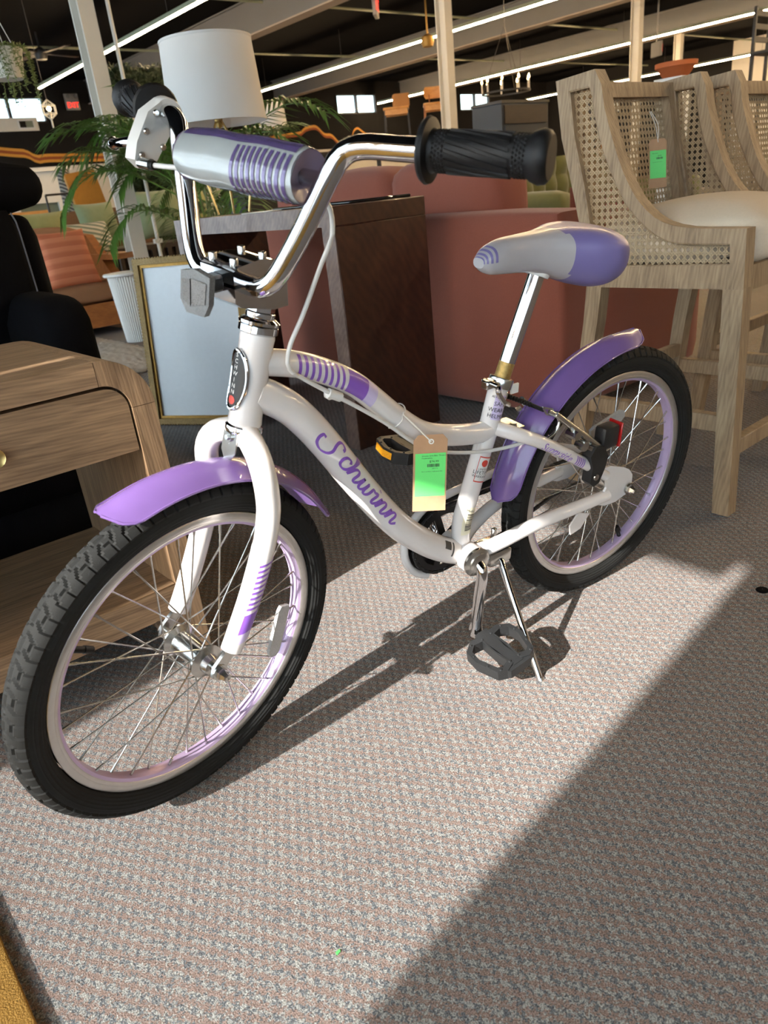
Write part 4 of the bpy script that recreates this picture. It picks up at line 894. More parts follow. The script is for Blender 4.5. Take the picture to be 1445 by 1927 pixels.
# ---- black recliner
rc_ = empty('recliner', (.14, 2.40, 0), 'black upholstered recliner armchair behind the oak nightstand', 'armchair')
def cushion(b, x0, x1, y0, y1, z0, z1, r=.06, bulge=.02):
    bm = bmesh.new(); bmesh.ops.create_cube(bm, size=1); bmesh.ops.subdivide_edges(bm, edges=bm.edges[:], cuts=7, use_grid_fill=True)
    sx, sy, sz = (x1-x0)/2, (y1-y0)/2, (z1-z0)/2; c = Vector(((x0+x1)/2, (y0+y1)/2, (z0+z1)/2)); rr = min(r, sx*.95, sy*.95, sz*.95)
    for v in bm.verts:
        q = v.co*2; p = Vector((q.x*sx, q.y*sy, q.z*sz)); k = Vector((max(-sx+rr, min(sx-rr, p.x)), max(-sy+rr, min(sy-rr, p.y)), max(-sz+rr, min(sz-rr, p.z)))); d = p-k
        if d.length > 1e-6: p = k+d.normalized()*rr if d.length > rr*.99 else p
        f = [(1-q.y**2)*(1-q.z**2), (1-q.x**2)*(1-q.z**2), (1-q.x**2)*(1-q.y**2)]
        p += Vector((bulge*f[0]*(1 if q.x > .98 else -1 if q.x < -.98 else 0), bulge*f[1]*(1 if q.y > .98 else -1 if q.y < -.98 else 0), bulge*f[2]*(1 if q.z > .98 else -1 if q.z < -.98 else 0)))
        v.co = c+p
    bm.verts.index_update(); vs = [v.co.copy() for v in bm.verts]; fs = [[v.index for v in f.verts] for f in bm.faces]; bm.free(); return b.add(vs, fs)
def cush(parent, name, m, *a, **k): return cushion(MB(), *a, **k).build(name, m, parent, 60)
cush(rc_, 'headrest', M['blackfab'], -.52, .655, .0, .30, .835, .985, r=.072, bulge=.02)
bk_ = cush(rc_, 'backrest', M['blackfab'], -.50, .545, -.02, .26, .40, .86, r=.04, bulge=.02)
cush(rc_, 'back_side', M['blackfab'], .53, .615, .04, .34, .36, .83, r=.04, bulge=.01)
cush(rc_, 'seat', M['blackfab'], -.52, .43, -.70, .22, .20, .46, r=.05, bulge=.02)
for (x0, x1) in ((.44, .605), (-.70, -.52)): cush(rc_, 'arm', M['blackfab'], x0, x1, -.30, .30, .06, .612, r=.06, bulge=.012)
cush(rc_, 'base', M['blackfab'], -.52, .43, -.69, .30, .03, .22, r=.02, bulge=.0)
MB().tube(Tube([(.530, -.030, .84), (.538, -.034, .80), (.542, -.036, .60), (.546, -.038, .45)], 16, ref=(1, 0, 0)), .0022, 6).build('piping', M['piping'], bk_)
# ---- leaning gilt picture frame
BLp, BRp = Vector((1.156, 2.867, 0)), Vector((1.401, 2.469, 0)); dx = (BRp-BLp).normalized(); nrm = Vector((.852, .524, 0)); wd = (BRp-BLp).length
lean = (nrm*.09+Vector((0, 0, .637))).normalized(); fn_ = dx.cross(lean).normalized()*-1
if fn_.dot(nrm) > 0: fn_ = -fn_
pf = empty('picture_frame', tuple(BLp.lerp(BRp, .5)), 'gilt framed white canvas with skylight blue painted in leaning on the floor beside the console', 'picture frame')
Hh = .643; mpf = lambda a, c, d: dx*(a*1.0)+lean*c+fn_*d+Vector((0, 0, .004))
def rect(x0, x1, z0, z1): return [(x0, z0), (x1, z0), (x1, z1), (x0, z1)]
w2 = wd/2
o_, i_ = rect(-w2, w2, 0, Hh), rect(-w2+.022, w2-.022, .022, Hh-.022)
for k in range(4):
    j = (k+1) % 4; q = [o_[k], o_[j], i_[j], i_[k]]; MB().prism(q, mpf, 0, .026).build('frame_rail', M['gilt_dark'], pf)
    qo = [i_[k], i_[j]]; ii = rect(-w2+.033, w2-.033, .033, Hh-.033); MB().prism([i_[k], i_[j], ii[j], ii[k]], mpf, 0, .018).build('gilt_liner', M['gold'], pf)
MB().prism(rect(-w2+.033, w2-.033, .033, Hh-.033), mpf, .002, .010).build('canvas', M['canvas'], pf)
b = MB()
for k in range(4):
    A, Bq = Vector((*o_[k], 0)), Vector((*o_[(k+1) % 4], 0)); n = int((Bq-A).length/.012)
    for i in range(n):
        p = A.lerp(Bq, (i+.5)/n); c = mpf(p.x, p.y, .022); b.ball(c, .0055, 6, 4)
bd_ = b.build('beading', M['gilt_dark'], pf); bd_['kind'] = 'stuff'
# ---- console table
ct_ = empty('console_table', (1.61, 2.38, 0), 'dark walnut burl waterfall console table behind the bicycle', 'table')
y0, y1 = -.52, .52
MB().bbox(-.191, .191, y0, y1, .708, .765, .003, 1).build('table_top', M['burl'], ct_); 
MB().bbox(-.191, .191, y0, y0+.062, 0, .708, .003, 1).build('end_panel', M['burl'], ct_); MB().bbox(-.191, .191, y1-.062, y1, 0, .708, .003, 1).build('end_panel', M['burl'], ct_)
MB().box(-.1935, -.191, y0, y1, .708, .765).build('edge_veneer', M['burl_edge'], ct_); MB().box(-.1935, -.191, y0, y0+.062, .0, .708).build('edge_veneer', M['burl_edge'], ct_); MB().box(-.1935, -.191, y1-.062, y1, .0, .708).build('edge_veneer', M['burl_edge'], ct_)
b = MB(); b.bbox(-.13, .13, -.22, .22, 0, .010, .004, 1); tr_ = b.build('tray', M['darkmirror']); tr_.location = (1.65, 2.12, .765); tag(tr_, 'flat glossy black tray lying on the console top', 'tray')
b = MB(); b.bbox(-.05, .05, -.07, .07, 0, .003, .001, 1); q = b.build('paper', M['sticker']); q.location = (1.50, 2.35, .765); q.rotation_euler = (0, 0, .3); tag(q, 'small white paper on the console top under the handlebar pad', 'paper')
# ---- table lamps
def table_lamp(loc, s, lab):
    t = empty('table_lamp', loc, lab, 'lamp', 'white drum shade table lamps')
    b = MB(); b.lathe([(.183*s, .325*s), (.168*s, .595*s)], seg=40); b.lathe([(.181*s, .325*s), (.166*s, .595*s)], seg=40)
    sh = b.build('lamp_shade', M['shade'], t)
    MB().lathe([(.1805*s, .322*s), (.185*s, .322*s), (.185*s, .330*s), (.1805*s, .330*s)], seg=40, closed=True).build('shade_trim', M['shade'], sh); b = MB(); b.lathe([(.166*s, .590*s), (.170*s, .590*s), (.170*s, .598*s), (.166*s, .598*s)], seg=40, closed=True); b.build('shade_trim', M['shade'], sh)
    for k in range(6):
        a = 2*math.pi*k/6; c, q = math.cos(a), math.sin(a)
        MB().tube(Tube([(.010*s*c, .010*s*q, .335*s), (.105*s*c, .105*s*q, .150*s), (.070*s*c, .070*s*q, .004*s)], smooth=False, ref=(q, -c, 0.01)), .0038*s, 6).build('wire_leg', M['brass'], t)
    b = MB(); P = [(.105*s*math.cos(2*math.pi*k/6), .105*s*math.sin(2*math.pi*k/6), .150*s) for k in range(6)]
    for k in range(6): b.cyl(P[k], P[(k+1) % 6], .0035*s, seg=6)
    b.build('wire_ring', M['brass'], t)
    b = MB(); b.cyl((0, 0, .31*s), (0, 0, .40*s), .012*s, seg=10); b.ball((0, 0, .335*s), .016*s); b.build('socket', M['brass'], t)
    b = MB(); b.ball((0, 0, .45*s), .03*s); b.build('bulb', M['whitegloss'], t)
    return t
table_lamp((1.62, 2.77, .765), 1.0, 'large white drum lamp with brass wire base on the console')
table_lamp((5.02, 7.46, 1.25), .85, 'small far white drum lamp on the black cabinet')
# ---- terracotta sofa seen from behind
sf = empty('sofa', (2.40, 2.45, 0), 'terracotta fabric sofa seen from behind, past the console', 'sofa')
cush(sf, 'backrest', M['terra'], -.47, -.26, -1.02, 1.0, .04, .69, r=.035, bulge=.006)
cush(sf, 'seat', M['terra'], -.28, .46, -.82, .82, .10, .44, r=.05, bulge=.015)
for (a, c) in ((-1.02, -.80), (.80, 1.0)): cush(sf, 'arm', M['terra'], -.27, .47, a, c, .04, .64, r=.05, bulge=.01)
for k, (a, c) in enumerate(((-.57, -.02), (-.015, .53), (.535, .82))): cush(sf, 'back_cushion', M['terra'], -.26, -.02, a, c, .43, .868, r=.06, bulge=.025)
for (x, y) in ((-.4, -.95), (.4, -.95), (-.4, .93), (.4, .93)): MB().cyl((x, y, 0), (x, y, .05), .02, seg=10).build('foot', M['black'], sf)
b = pillow(.34, .34, .13, seed=4); q = b.build('scatter_cushion', M['terra']); q.location = (2.50, 3.05, .63); q.rotation_euler = (math.radians(-14), 0, math.radians(60)); tag(q, 'terracotta scatter cushion at the far end of the sofa', 'cushion', 'scatter cushions')
b = pillow(.28, .28, .12, seed=9); q = b.build('scatter_cushion', M['terra']); q.location = (2.70, 1.80, .59); q.rotation_euler = (math.radians(10), 0, math.radians(100)); tag(q, 'terracotta scatter cushion standing behind the nearest cane stool', 'cushion', 'scatter cushions')
b = MB(); b.prism([(0, 0), (.035, .03), (.07, -.02), (.045, -.10), (.01, -.05)], lambda a, c, d: (1.915+d, 2.24-a, .56+c), 0, .003); tag(b.build('red_tag', mat('red_plastic', (0.55, 0.01, 0.03), 0.25)), 'bright red plastic tag hanging on the sofa back beside the console leg', 'tag')
# ---- cane counter stools
def clipline(poly, p, d):
    ts = []; n = len(poly)
    for i in range(n):
        a, c = poly[i], poly[(i+1) % n]; ex, ey = c[0]-a[0], c[1]-a[1]; den = d[0]*ey-d[1]*ex
        if abs(den) < 1e-12: continue
        t = ((a[0]-p[0])*ey-(a[1]-p[1])*ex)/den; u = ((a[0]-p[0])*d[1]-(a[1]-p[1])*d[0])/den
        if 0 <= u < 1: ts.append(t)
    ts.sort(); return [(ts[i], ts[i+1]) for i in range(0, len(ts)-1, 2)]
def cane(poly, mp, pitch=.0152):
    b = MB(); xs = [p[0] for p in poly]; zs = [p[1] for p in poly]; cx, cz = (min(xs)+max(xs))/2, (min(zs)+max(zs))/2; R = math.hypot(max(xs)-min(xs), max(zs)-min(zs))/2+pitch
    def run(d, step, offs, w, lv):
        nx, nz = -d[1], d[0]; k = -int(R/step)-1
        while k*step < R:
            for o in offs:
                p = (cx+nx*(k*step+o), cz+nz*(k*step+o))
                for (t0, t1) in clipline(poly, p, d):
                    if t1-t0 < .003: continue
                    A = (p[0]+d[0]*t0, p[1]+d[1]*t0); C = (p[0]+d[0]*t1, p[1]+d[1]*t1); h = w/2
                    b.prism([(A[0]+nx*h, A[1]+nz*h), (A[0]-nx*h, A[1]-nz*h), (C[0]-nx*h, C[1]-nz*h), (C[0]+nx*h, C[1]+nz*h)], mp, lv, lv+.0009)
            k += 1
    run((1, 0), pitch, (-.0015, .0015), .0017, 0); run((0, 1), pitch, (-.0015, .0015), .0017, .0006)
    s = math.sqrt(.5); run((s, s), pitch*s, (pitch*s*.5,), .0019, .0012); run((s, -s), pitch*s, (pitch*s*.5,), .0019, .0015)
    return b
OUT = [(1.188, .983), (1.084, .991), (1.058, .916), (1.035, .848), (1.006, .779), (.970, .721), (.924, .679), (.874, .659), (.812, .652), (.717, .649), (.712, .528), (1.056, .525), (1.098, .528), (1.120, .670), (1.142, .755), (1.172, .863)]
INN = [(1.153, .958), (1.097, .960), (1.082, .905), (1.066, .850), (1.037, .782), (.992, .707), (.937, .655), (.893, .631), (.844, .623), (.749, .620), (.746, .577), (1.040, .572), (1.072, .574), (1.094, .666), (1.112, .755), (1.140, .862)]
def smooth_pair():
    o, i = [], []
    for k in range(len(OUT)):
        o.append(OUT[k]); i.append(INN[k])
        if 1 <= k < 8:
            q = lambda A: tuple((-A[k-1][e]+9*A[k][e]+9*A[k+1][e]-A[min(k+2, len(A)-1)][e])/16 for e in (0, 1)); o.append(q(OUT)); i.append(q(INN))
    return o, i
OUT, INN = smooth_pair(); YC = .92
def make_stool():
    t = empty('bar_stool', (1.848, YC, 0), 'x', 'stool', 'cane bar stools'); W2 = .252
    mpx = lambda off: (lambda a, c, d: (off+d, a-YC, c))
    side = MB().ring(OUT, INN, mpx(0), -.02, .02).data('side_frame', M['stoolwood'], 30); cn = cane(INN, mpx(0)).data('cane_panel', M['cane'])
    bead = MB().tube(Tube([(-.016, a-YC, c) for a, c in INN]+[(-.016, INN[0][0]-YC, INN[0][1])], smooth=False, ref=(1, 0, 0)), .0035, 6, False).data('bead', M['stoolwood'])
    for s in (-1, 1):
        o = link('side_frame', side, t, Matrix.Translation((s*(W2-.02), 0, 0))); c = link('cane_panel', cn, o); c['kind'] = 'stuff'; link('bead', bead, o); link('bead', bead, o, Matrix.Translation((.032, 0, 0)))
    b = MB(); xi = W2-.04; z0, z1 = .60, .978; yz = lambda z: 1.118+(z-.66)*.19-YC
    mb = lambda a, c, d: (a, yz(c)+d, c)
    ro, ri = rect(-xi, xi, z0, z1), rect(-xi+.028, xi-.028, z0+.03, z1-.034)
    bf = MB().ring(ro, ri, mb, -.022, .018).build('back_frame', M['stoolwood'], t); cp = cane(ri, mb).build('cane_panel', M['cane'], bf); cp['kind'] = 'stuff'
    cush(t, 'seat_cushion', M['linen'], -xi+.012, xi-.012, .722-YC, 1.10-YC, .560, .682, r=.04, bulge=.028)
    for s in (-1, 1): MB().box(s*(xi-.008)-.003, s*(xi-.008)+.003, .745-YC, 1.08-YC, .56, .625).build('side_lining', M['darklining'], t)
    MB().box(-xi, xi, .718-YC, .742-YC, .520, .572).build('front_rail', M['stoolwood'], t); MB().box(-xi, xi, 1.06-YC, 1.085-YC, .525, .575).build('back_rail', M['stoolwood'], t)
    for s in (-1, 1):
        x = s*(W2-.02); h = .0195
        MB().add([(x-h, .712-YC, .53), (x+h, .712-YC, .53), (x+h, .757-YC, .53), (x-h, .757-YC, .53), (x-h, .698-YC, .006), (x+h, .698-YC, .006), (x+h, .737-YC, .006), (x-h, .737-YC, .006)], [(0, 1, 2, 3), (7, 6, 5, 4), (0, 4, 5, 1), (1, 5, 6, 2), (2, 6, 7, 3), (3, 7, 4, 0)]).build('leg', M['stoolwood'], t)
        MB().lathe([(.012, 0), (.014, .002), (.014, .007)], (x, .717-YC, 0), (0, 0, 1), 12).build('glide', M['black'], t)
        b = MB(); P = [(1.056, 1.098, .53), (1.066, 1.106, .44), (1.079, 1.117, .36), (1.096, 1.133, .18), (1.118, 1.152, .0)]
        vs = [(x+e*h, yy-YC, z) for (ya, yb2, z) in P for (e, yy) in ((-1, ya), (1, ya), (1, yb2), (-1, yb2))]
        b.add(vs, [(4*i+j, 4*i+(j+1) % 4, 4*i+4+(j+1) % 4, 4*i+4+j) for i in range(4) for j in range(4)]+[(0, 1, 2, 3), (19, 18, 17, 16)]); b.build('leg', M['stoolwood'], t)
        MB().bbox(x-.013, x+.013, .735-YC, 1.093-YC, .206, .246, .002, 1).build('stretcher', M['stoolwood'], t)
    MB().bbox(-xi, xi, .704-YC, .730-YC, .150, .188, .002, 1).build('stretcher', M['stoolwood'], t); MB().bbox(-xi, xi, 1.088-YC, 1.112-YC, .255, .292, .002, 1).build('stretcher', M['stoolwood'], t)
    return t
st_ = make_stool(); st_['label'] = 'cane-sided counter stool nearest the bicycle, with a price tag on its back'
dup(st_, (2.44, YC-.03, 0), 0, 'second cane counter stool, directly behind the nearest one', 'cane bar stools')
dup(st_, (3.03, YC-.02, 0), 0, 'farthest cane counter stool at the right edge, behind two others', 'cane bar stools')
tq, f = price_tag('price_tag', (1.845, 1.068, .842), tuple(rgt+view*.25), tuple(Vector((0, 0, -1))+rgt*.05), tuple(view-rgt*.25), .042, .112, 'brown card price tag with green sticker hanging on the cane stool back', [('Bar stool', .08, -.3, .30), ('$249', .10, -.0, .355), ('cane back, solid oak frame', .05, -.3, .475)])
b = MB()
for s in (-.003, .003): b.tube(Tube([(0, -.001, -.008), (s*2, .004, .03), (s-.006, .020, .062)], 10, ref=(1, 0, 0)), .0009, 5)
b.build('string', M['string'], tq)

tag(MB().lathe([(.001, .003), (.010, .003), (.012, .001), (.012, 0)], (1.33, .50, 0), (0, 0, 1), 16).build('felt_disc', M['blackfab']), 'small black felt disc on the carpet at the right edge', 'disc')
# ================================================================ the showroom behind
M['tancush'] = mat('tan_canvas', hexc(150, 108, 76), 0.9, var=0.08, scale=150, bump=0.3, bscale=600)
M['orangep'] = stripes('orange_ribbed_cloth', hexc(196, 110, 76), hexc(214, 134, 98), (0, 0, 1), 14)
M['greenp'] = mat('sage_velvet', hexc(150, 152, 96), 0.85, var=0.1, scale=30, sheen=0.3)
M['greenp2'] = mat('celadon_velvet', hexc(128, 140, 104), 0.85, var=0.1, scale=30, sheen=0.3)
M['stripep'] = stripes('striped_cloth', hexc(200, 196, 184), hexc(112, 128, 118), (0.3, 0, 1), 22)
M['teak'] = wood('teak', hexc(142, 84, 40), hexc(178, 112, 58), (3, 10, 10), 0.5, 4.0, 0.2)
M['browncloth'] = mat('brown_cloth', hexc(104, 76, 50), 0.9, var=0.15, scale=60)
M['olive'] = mat('olive_velvet', hexc(92, 92, 44), 0.8, var=0.2, scale=20, sheen=0.4)
M['leaf'] = mat('palm_leaf', hexc(84, 122, 52), 0.45, var=0.45, scale=9)
M['leaf2'] = mat('trailing_leaf', hexc(104, 118, 62), 0.6, var=0.4, scale=30)
M['leafdark'] = mat('dark_boxwood', hexc(30, 48, 24), 0.6, var=0.6, scale=30)
M['clay'] = mat('terracotta_clay', hexc(176, 96, 52), 0.7, var=0.1, scale=20)
M['potwhite'] = mat('white_clay', hexc(222, 216, 204), 0.7, var=0.06, scale=20)
M['rug'] = mat('white_shag', hexc(190, 178, 164), 0.95, var=0.2, scale=40, bump=1.0, bscale=200)
M['ochreb'] = mat('ochre_board', hexc(176, 122, 40), 0.6); M['pattern'] = stripes('black_white_carving', hexc(50, 46, 44), hexc(150, 142, 130), (6, 0, 9), 2.5)
M['greymetal'] = mat('slate_panel', hexc(46, 53, 62), 0.6, var=0.08, scale=8); M['darkwood'] = wood('dark_walnut', hexc(28, 18, 12), hexc(44, 29, 19), (3, 10, 10), 0.5, 4.0, 0.1)
M['cartonb'] = mat('cardboard', hexc(178, 124, 72), 0.8, var=0.08, scale=10); M['honey'] = wood('honey_wood', hexc(196, 130, 62), hexc(220, 160, 90), (3, 10, 10), 0.4, 4, 0.1)
M['bulb'] = emit('warm_bulb', (1.0, 0.62, 0.22), 40.0); M['bulb2'] = emit('lantern_bulb', (1.0, 0.72, 0.35), 14.0)
M['rattan'] = mat('rattan', hexc(170, 124, 76), 0.7, var=0.25, scale=90); M['dkgrey'] = mat('charcoal_frame', hexc(50, 48, 46), 0.5)
M['mirror_green'] = mat('dull_mirror', hexc(112, 122, 108), 0.3, var=0.1); M['redp'] = mat('red_bin', hexc(150, 24, 20), 0.5)
def put(b, name, m, loc, lab, cat, group=None, rz=0.0, rxx=0.0):
    o = b.build(name, m); o.location = loc; o.rotation_euler = (rxx, 0, rz); return tag(o, lab, cat, group)
# ---- white fluted side table
b = MB(); N = 44
b.grid(lambda u, v: ((.088+.030*v)*(1+.028*math.cos(N*2*math.pi*u))*math.cos(2*math.pi*u), (.088+.030*v)*(1+.028*math.cos(N*2*math.pi*u))*math.sin(2*math.pi*u), .44*v), N*4, 8, wrapu=True)
o = empty('side_table', (2.06, 5.1, 0), 'white fluted drum side table beside the leaning picture frame', 'table'); b.build('fluted_drum', M['whitegloss'], o)
MB().lathe([(.001, .44), (.140, .44), (.146, .446), (.146, .454), (.140, .460), (.001, .460)], seg=40).build('table_top', M['whitegloss'], o)
# ---- shaggy rug on the floor
b = MB(); rnd = random.Random(2)
b.grid(lambda u, v: ((u-.5)*.75, (v-.5)*1.6, .004+.018*(1-max(abs(2*u-1), abs(2*v-1))**8)+rnd.uniform(0, .012)), 50, 60); b.box(-.37, .37, -.79, .79, 0, .005)
put(b, 'shag_rug', M['rug'], (1.55, 4.75, 0), 'white shaggy rug beside the fluted side table', 'rug')
# ---- outdoor sofa with cushions
so = empty('outdoor_sofa', (1.75, 6.05, .0), 'teak framed sofa with tan seat cushions, behind the black recliner', 'sofa')
MB().box(-.75, .55, -.36, -.32, .06, .23).build('front_rail', M['teak'], so); MB().box(-.75, .55, .30, .34, .06, .62).build('back_board', M['teak'], so)
for x in (-.75, .50): MB().box(x, x+.05, -.36, .36, 0, .30).build('end_panel', M['teak'], so)
MB().add([(.50, -.36, .30), (.58, -.36, .30), (.58, .36, .30), (.50, .36, .30), (.50, .12, .70), (.56, .12, .70), (.56, .36, .72), (.50, .36, .72)], [(0, 1, 2, 3), (4, 5, 6, 7), (0, 1, 5, 4), (1, 2, 6, 5), (2, 3, 7, 6), (3, 0, 4, 7)]).build('arm', M['teak'], so)
MB().box(.48, .66, -.40, .20, .52, .56).build('armrest', M['teak'], so)
cush(so, 'seat_cushion', M['tancush'], -.70, .50, -.37, .24, .235, .375, r=.04, bulge=.01)
for (a, c) in ((-.70, -.11), (-.10, .48)): cush(so, 'back_cushion', M['tancush'], a, c, .14, .28, .37, .76, r=.04, bulge=.03)
put(pillow(.40, .40, .14, seed=1), 'throw_pillow', M['orangep'], (1.93, 5.78, .565), 'square orange ribbed pillow on the teak sofa', 'pillow', None, .12, math.radians(-16))
put(pillow(.42, .26, .14, seed=2), 'throw_pillow', M['greenp'], (2.02, 6.42, .77), 'olive green long pillow along the top of the teak sofa', 'pillow', None, .1, 0)
put(pillow(.50, .30, .12, seed=3), 'throw_pillow', M['stripep'], (2.42, 6.62, .66), 'pale striped pillow right of the orange one', 'pillow', None, .2, math.radians(-25))
# ---- second lounge group: brown sofa, slatted bench, green pillows
b2 = empty('lounge_sofa', (2.95, 7.75, 0), 'brown draped sofa back behind the teak sofa', 'sofa')
cush(b2, 'backrest', M['browncloth'], -.55, .55, -.10, .14, .10, .88, r=.09, bulge=.03); cush(b2, 'seat', M['browncloth'], -.5, .5, .10, .7, .10, .42, r=.06, bulge=.02)
bn = empty('slatted_bench', (3.05, 6.75, 0), 'dark slatted wooden bench holding the green pillows', 'bench')
MB().box(-.55, .50, -.30, .30, .52, .56).build('seat_board', M['darkwood'], bn)
for k in range(14): MB().box(-.53+.075*k, -.495+.075*k, -.30, -.27, .06, .52).build('slat', M['darkwood'], bn)
MB().box(-.55, .50, -.30, -.27, .0, .06).build('bottom_rail', M['darkwood'], bn); MB().box(-.55, .50, .27, .30, .0, .52).build('back_board', M['darkwood'], bn)
put(pillow(.36, .34, .16, seed=5), 'throw_pillow', M['greenp2'], (2.62, 6.80, .78), 'pale green pillow at the left of the slatted bench', 'pillow', 'green bench pillows', .1, math.radians(-14))
put(pillow(.42, .40, .20, seed=6), 'throw_pillow', M['greenp2'], (3.10, 6.58, .80), 'large celadon pillow in the middle of the slatted bench', 'pillow', 'green bench pillows', -.2, math.radians(-10))
put(pillow(.38, .40, .16, seed=7), 'throw_pillow', M['greenp'], (3.56, 6.80, .77), 'yellow-green pillow at the right of the slatted bench', 'pillow', 'green bench pillows', .2, math.radians(-12))
rt = empty('rattan_chair', (2.12, 7.25, 0), 'rattan back chair beside the brown sofa', 'chair')
MB().ring(rect(-.28, .24, .40, .93), rect(-.24, .20, .46, .89), lambda a, c, d: (a, d, c), -.02, .02).build('back_frame', M['honey'], rt)
k_ = cane(rect(-.24, .20, .46, .89), lambda a, c, d: (a, d, c), .03).build('woven_back', M['rattan'], rt); k_['kind'] = 'stuff'
MB().box(-.28, .24, -.02, .48, .36, .42).build('seat', M['honey'], rt)
for (x, y) in ((-.28, -.02), (.20, -.02), (-.28, .44), (.20, .44)): MB().box(x, x+.04, y, y+.04, 0, .37).build('leg', M['honey'], rt)
# ---- leaning decor at the far left
mp_ = empty('mantel_panel', (3.75, 11.6, 0), 'white fireplace surround with a dull mirror, far left', 'mantel')
MB().ring(rect(-.50, .42, 0, 1.50), rect(-.34, .20, .0001, 1.10), lambda a, c, d: (a, d, c), -.05, .05).build('surround', M['whitegloss'], mp_); MB().box(-.34, .20, .0, .02, 0, 1.10).build('mirror', M['mirror_green'], mp_); MB().box(-.56, .48, -.10, .06, 1.50, 1.55).build('shelf', M['whitegloss'], mp_)
b = MB(); b.lathe([(.001, 0), (.10, 0), (.11, .3), (.095, 1.15), (.085, 1.36), (.05, 1.43), (.001, 1.44)], seg=20); put(b, 'totem', M['pattern'], (3.62, 10.15, 0), 'tall black and white carved totem left of the palm', 'ornament')
b = MB(); b.box(-.20, .20, -.02, .02, 0, 1.36); o = put(b, 'leaning_board', M['ochreb'], (3.72, 9.35, 0), 'ochre yellow board leaning behind the palm leaves', 'board'); o.rotation_euler = (math.radians(-5), math.radians(-7), .2)
o = empty('garment_rail', (3.45, 9.6, 0), 'thin black metal rail in front of the totem', 'rail')
MB().cyl((-.30, 0, 1.13), (.32, 0, 1.13), .012, seg=8).build('top_bar', M['black'], o)
for x in (-.30, .32): MB().cyl((x, 0, 0), (x, 0, 1.13), .012, seg=8).build('upright', M['black'], o)
ft = empty('window_board', (5.05, 15.93, 2.47), 'weathered white window-frame board under the far left window', 'decor board')
MB().box(-.75, .39, 0, .03, 0, .22).build('board', M['potwhite'], ft)
for x in (-.62, .02):
    w_ = MB().ring(rect(x, x+.30, .03, .19), rect(x+.025, x+.275, .055, .165), lambda a, c, d: (a, d, c), -.02, 0).build('small_frame', M['whitegloss'], ft)
    for q in (0, 1): MB().box(x+.025+.127*q, x+.025+.122+.127*q, -.006, -.002, .055, .165).build('pane', M['darkmirror' if q == 0 else 'mirror_green'], w_)
# ---- palms
def frond(L, nl, seed, droop):
    b = MB(); rnd = random.Random(seed); P = [Vector((L*t, 0, L*(.75*t-droop*t*t*t))) for t in [i/12 for i in range(13)]]; t = Tube(P, 26, ref=(0, 1, 0)); b.tube(t, lambda u: .006*(1-.8*u), 5)
    for i in range(nl):
        s = t.len*(.22+.76*i/nl); k = min(len(t.p)-2, int(s/t.len*(len(t.p)-1))); T = t.T[k]
        for sd in (-1, 1):
            ll = L*.36*(1-.55*abs(i/nl-.35))*rnd.uniform(.85, 1.1); dr = (T*.75+Vector((0, sd, 0))*.8+Vector((0, 0, rnd.uniform(-.05, .25)))).normalized(); p = t.p[k]; w = .011; up = T.cross(dr).normalized()*(.004)
            side = dr.cross(Vector((0, 0, 1))).normalized()*w
            m1 = p+dr*ll*.45+Vector((0, 0, .01)); e = p+dr*ll+Vector((0, 0, -ll*.28))
            b.add([p-side*.3, p+side*.3, m1-side, m1+Vector((0, 0, -.004)), m1+side, e], [(0, 3, 2), (0, 1, 3), (1, 4, 3), (2, 3, 5), (3, 4, 5)])
    return b.data('frond', M['leaf'])
FR = [frond(.75, 26, 1, .55), frond(.68, 24, 2, .80), frond(.80, 28, 3, .40)]
M['stem'] = mat('green_cane_stem', hexc(92, 104, 52), 0.5, var=0.2)
def palm(loc, n, hmin, hmax, lab, seed, az=None):
    rnd = random.Random(seed); o = empty('palm', loc, lab, 'plant', 'potted palms')
    MB().lathe([(.001, 0), (.12, 0), (.16, .02), (.19, .32), (.185, .33), (.17, .31), (.001, .30)], seg=24).build('pot', M['dkgrey'], o)
    for k in range(n):
        a = 2*math.pi*k/n*2.4+rnd.uniform(-.3, .3) if az is None else rnd.uniform(*az); h = hmin+(hmax-hmin)*rnd.random(); r = rnd.uniform(.02, .09); top = Vector((r*math.cos(a)*2.2, r*math.sin(a)*2.2, h))
        MB().tube(Tube([(r*.5*math.cos(a), r*.5*math.sin(a), .28), (r*math.cos(a), r*math.sin(a), h*.6), tuple(top)], 8, ref=(1, 0, 0)), lambda u: .010-.004*u, 6).build('stem', M['stem'], o)
        link('frond', FR[k % 3], o, Matrix.Translation(top) @ Matrix.Rotation(a, 4, 'Z') @ Matrix.Rotation(math.radians(rnd.uniform(-38, 12)), 4, 'Y') @ Matrix.Scale(rnd.uniform(.8, 1.05), 4))
    return o
palm((2.42, 4.50, 0), 20, .62, 1.06, 'bushy palm in front of the left white column', 4)
palm((2.74, 4.72, 0), 14, .80, 1.16, 'taller palm right of the left column, behind the lamp', 11, (1.2, 4.6))
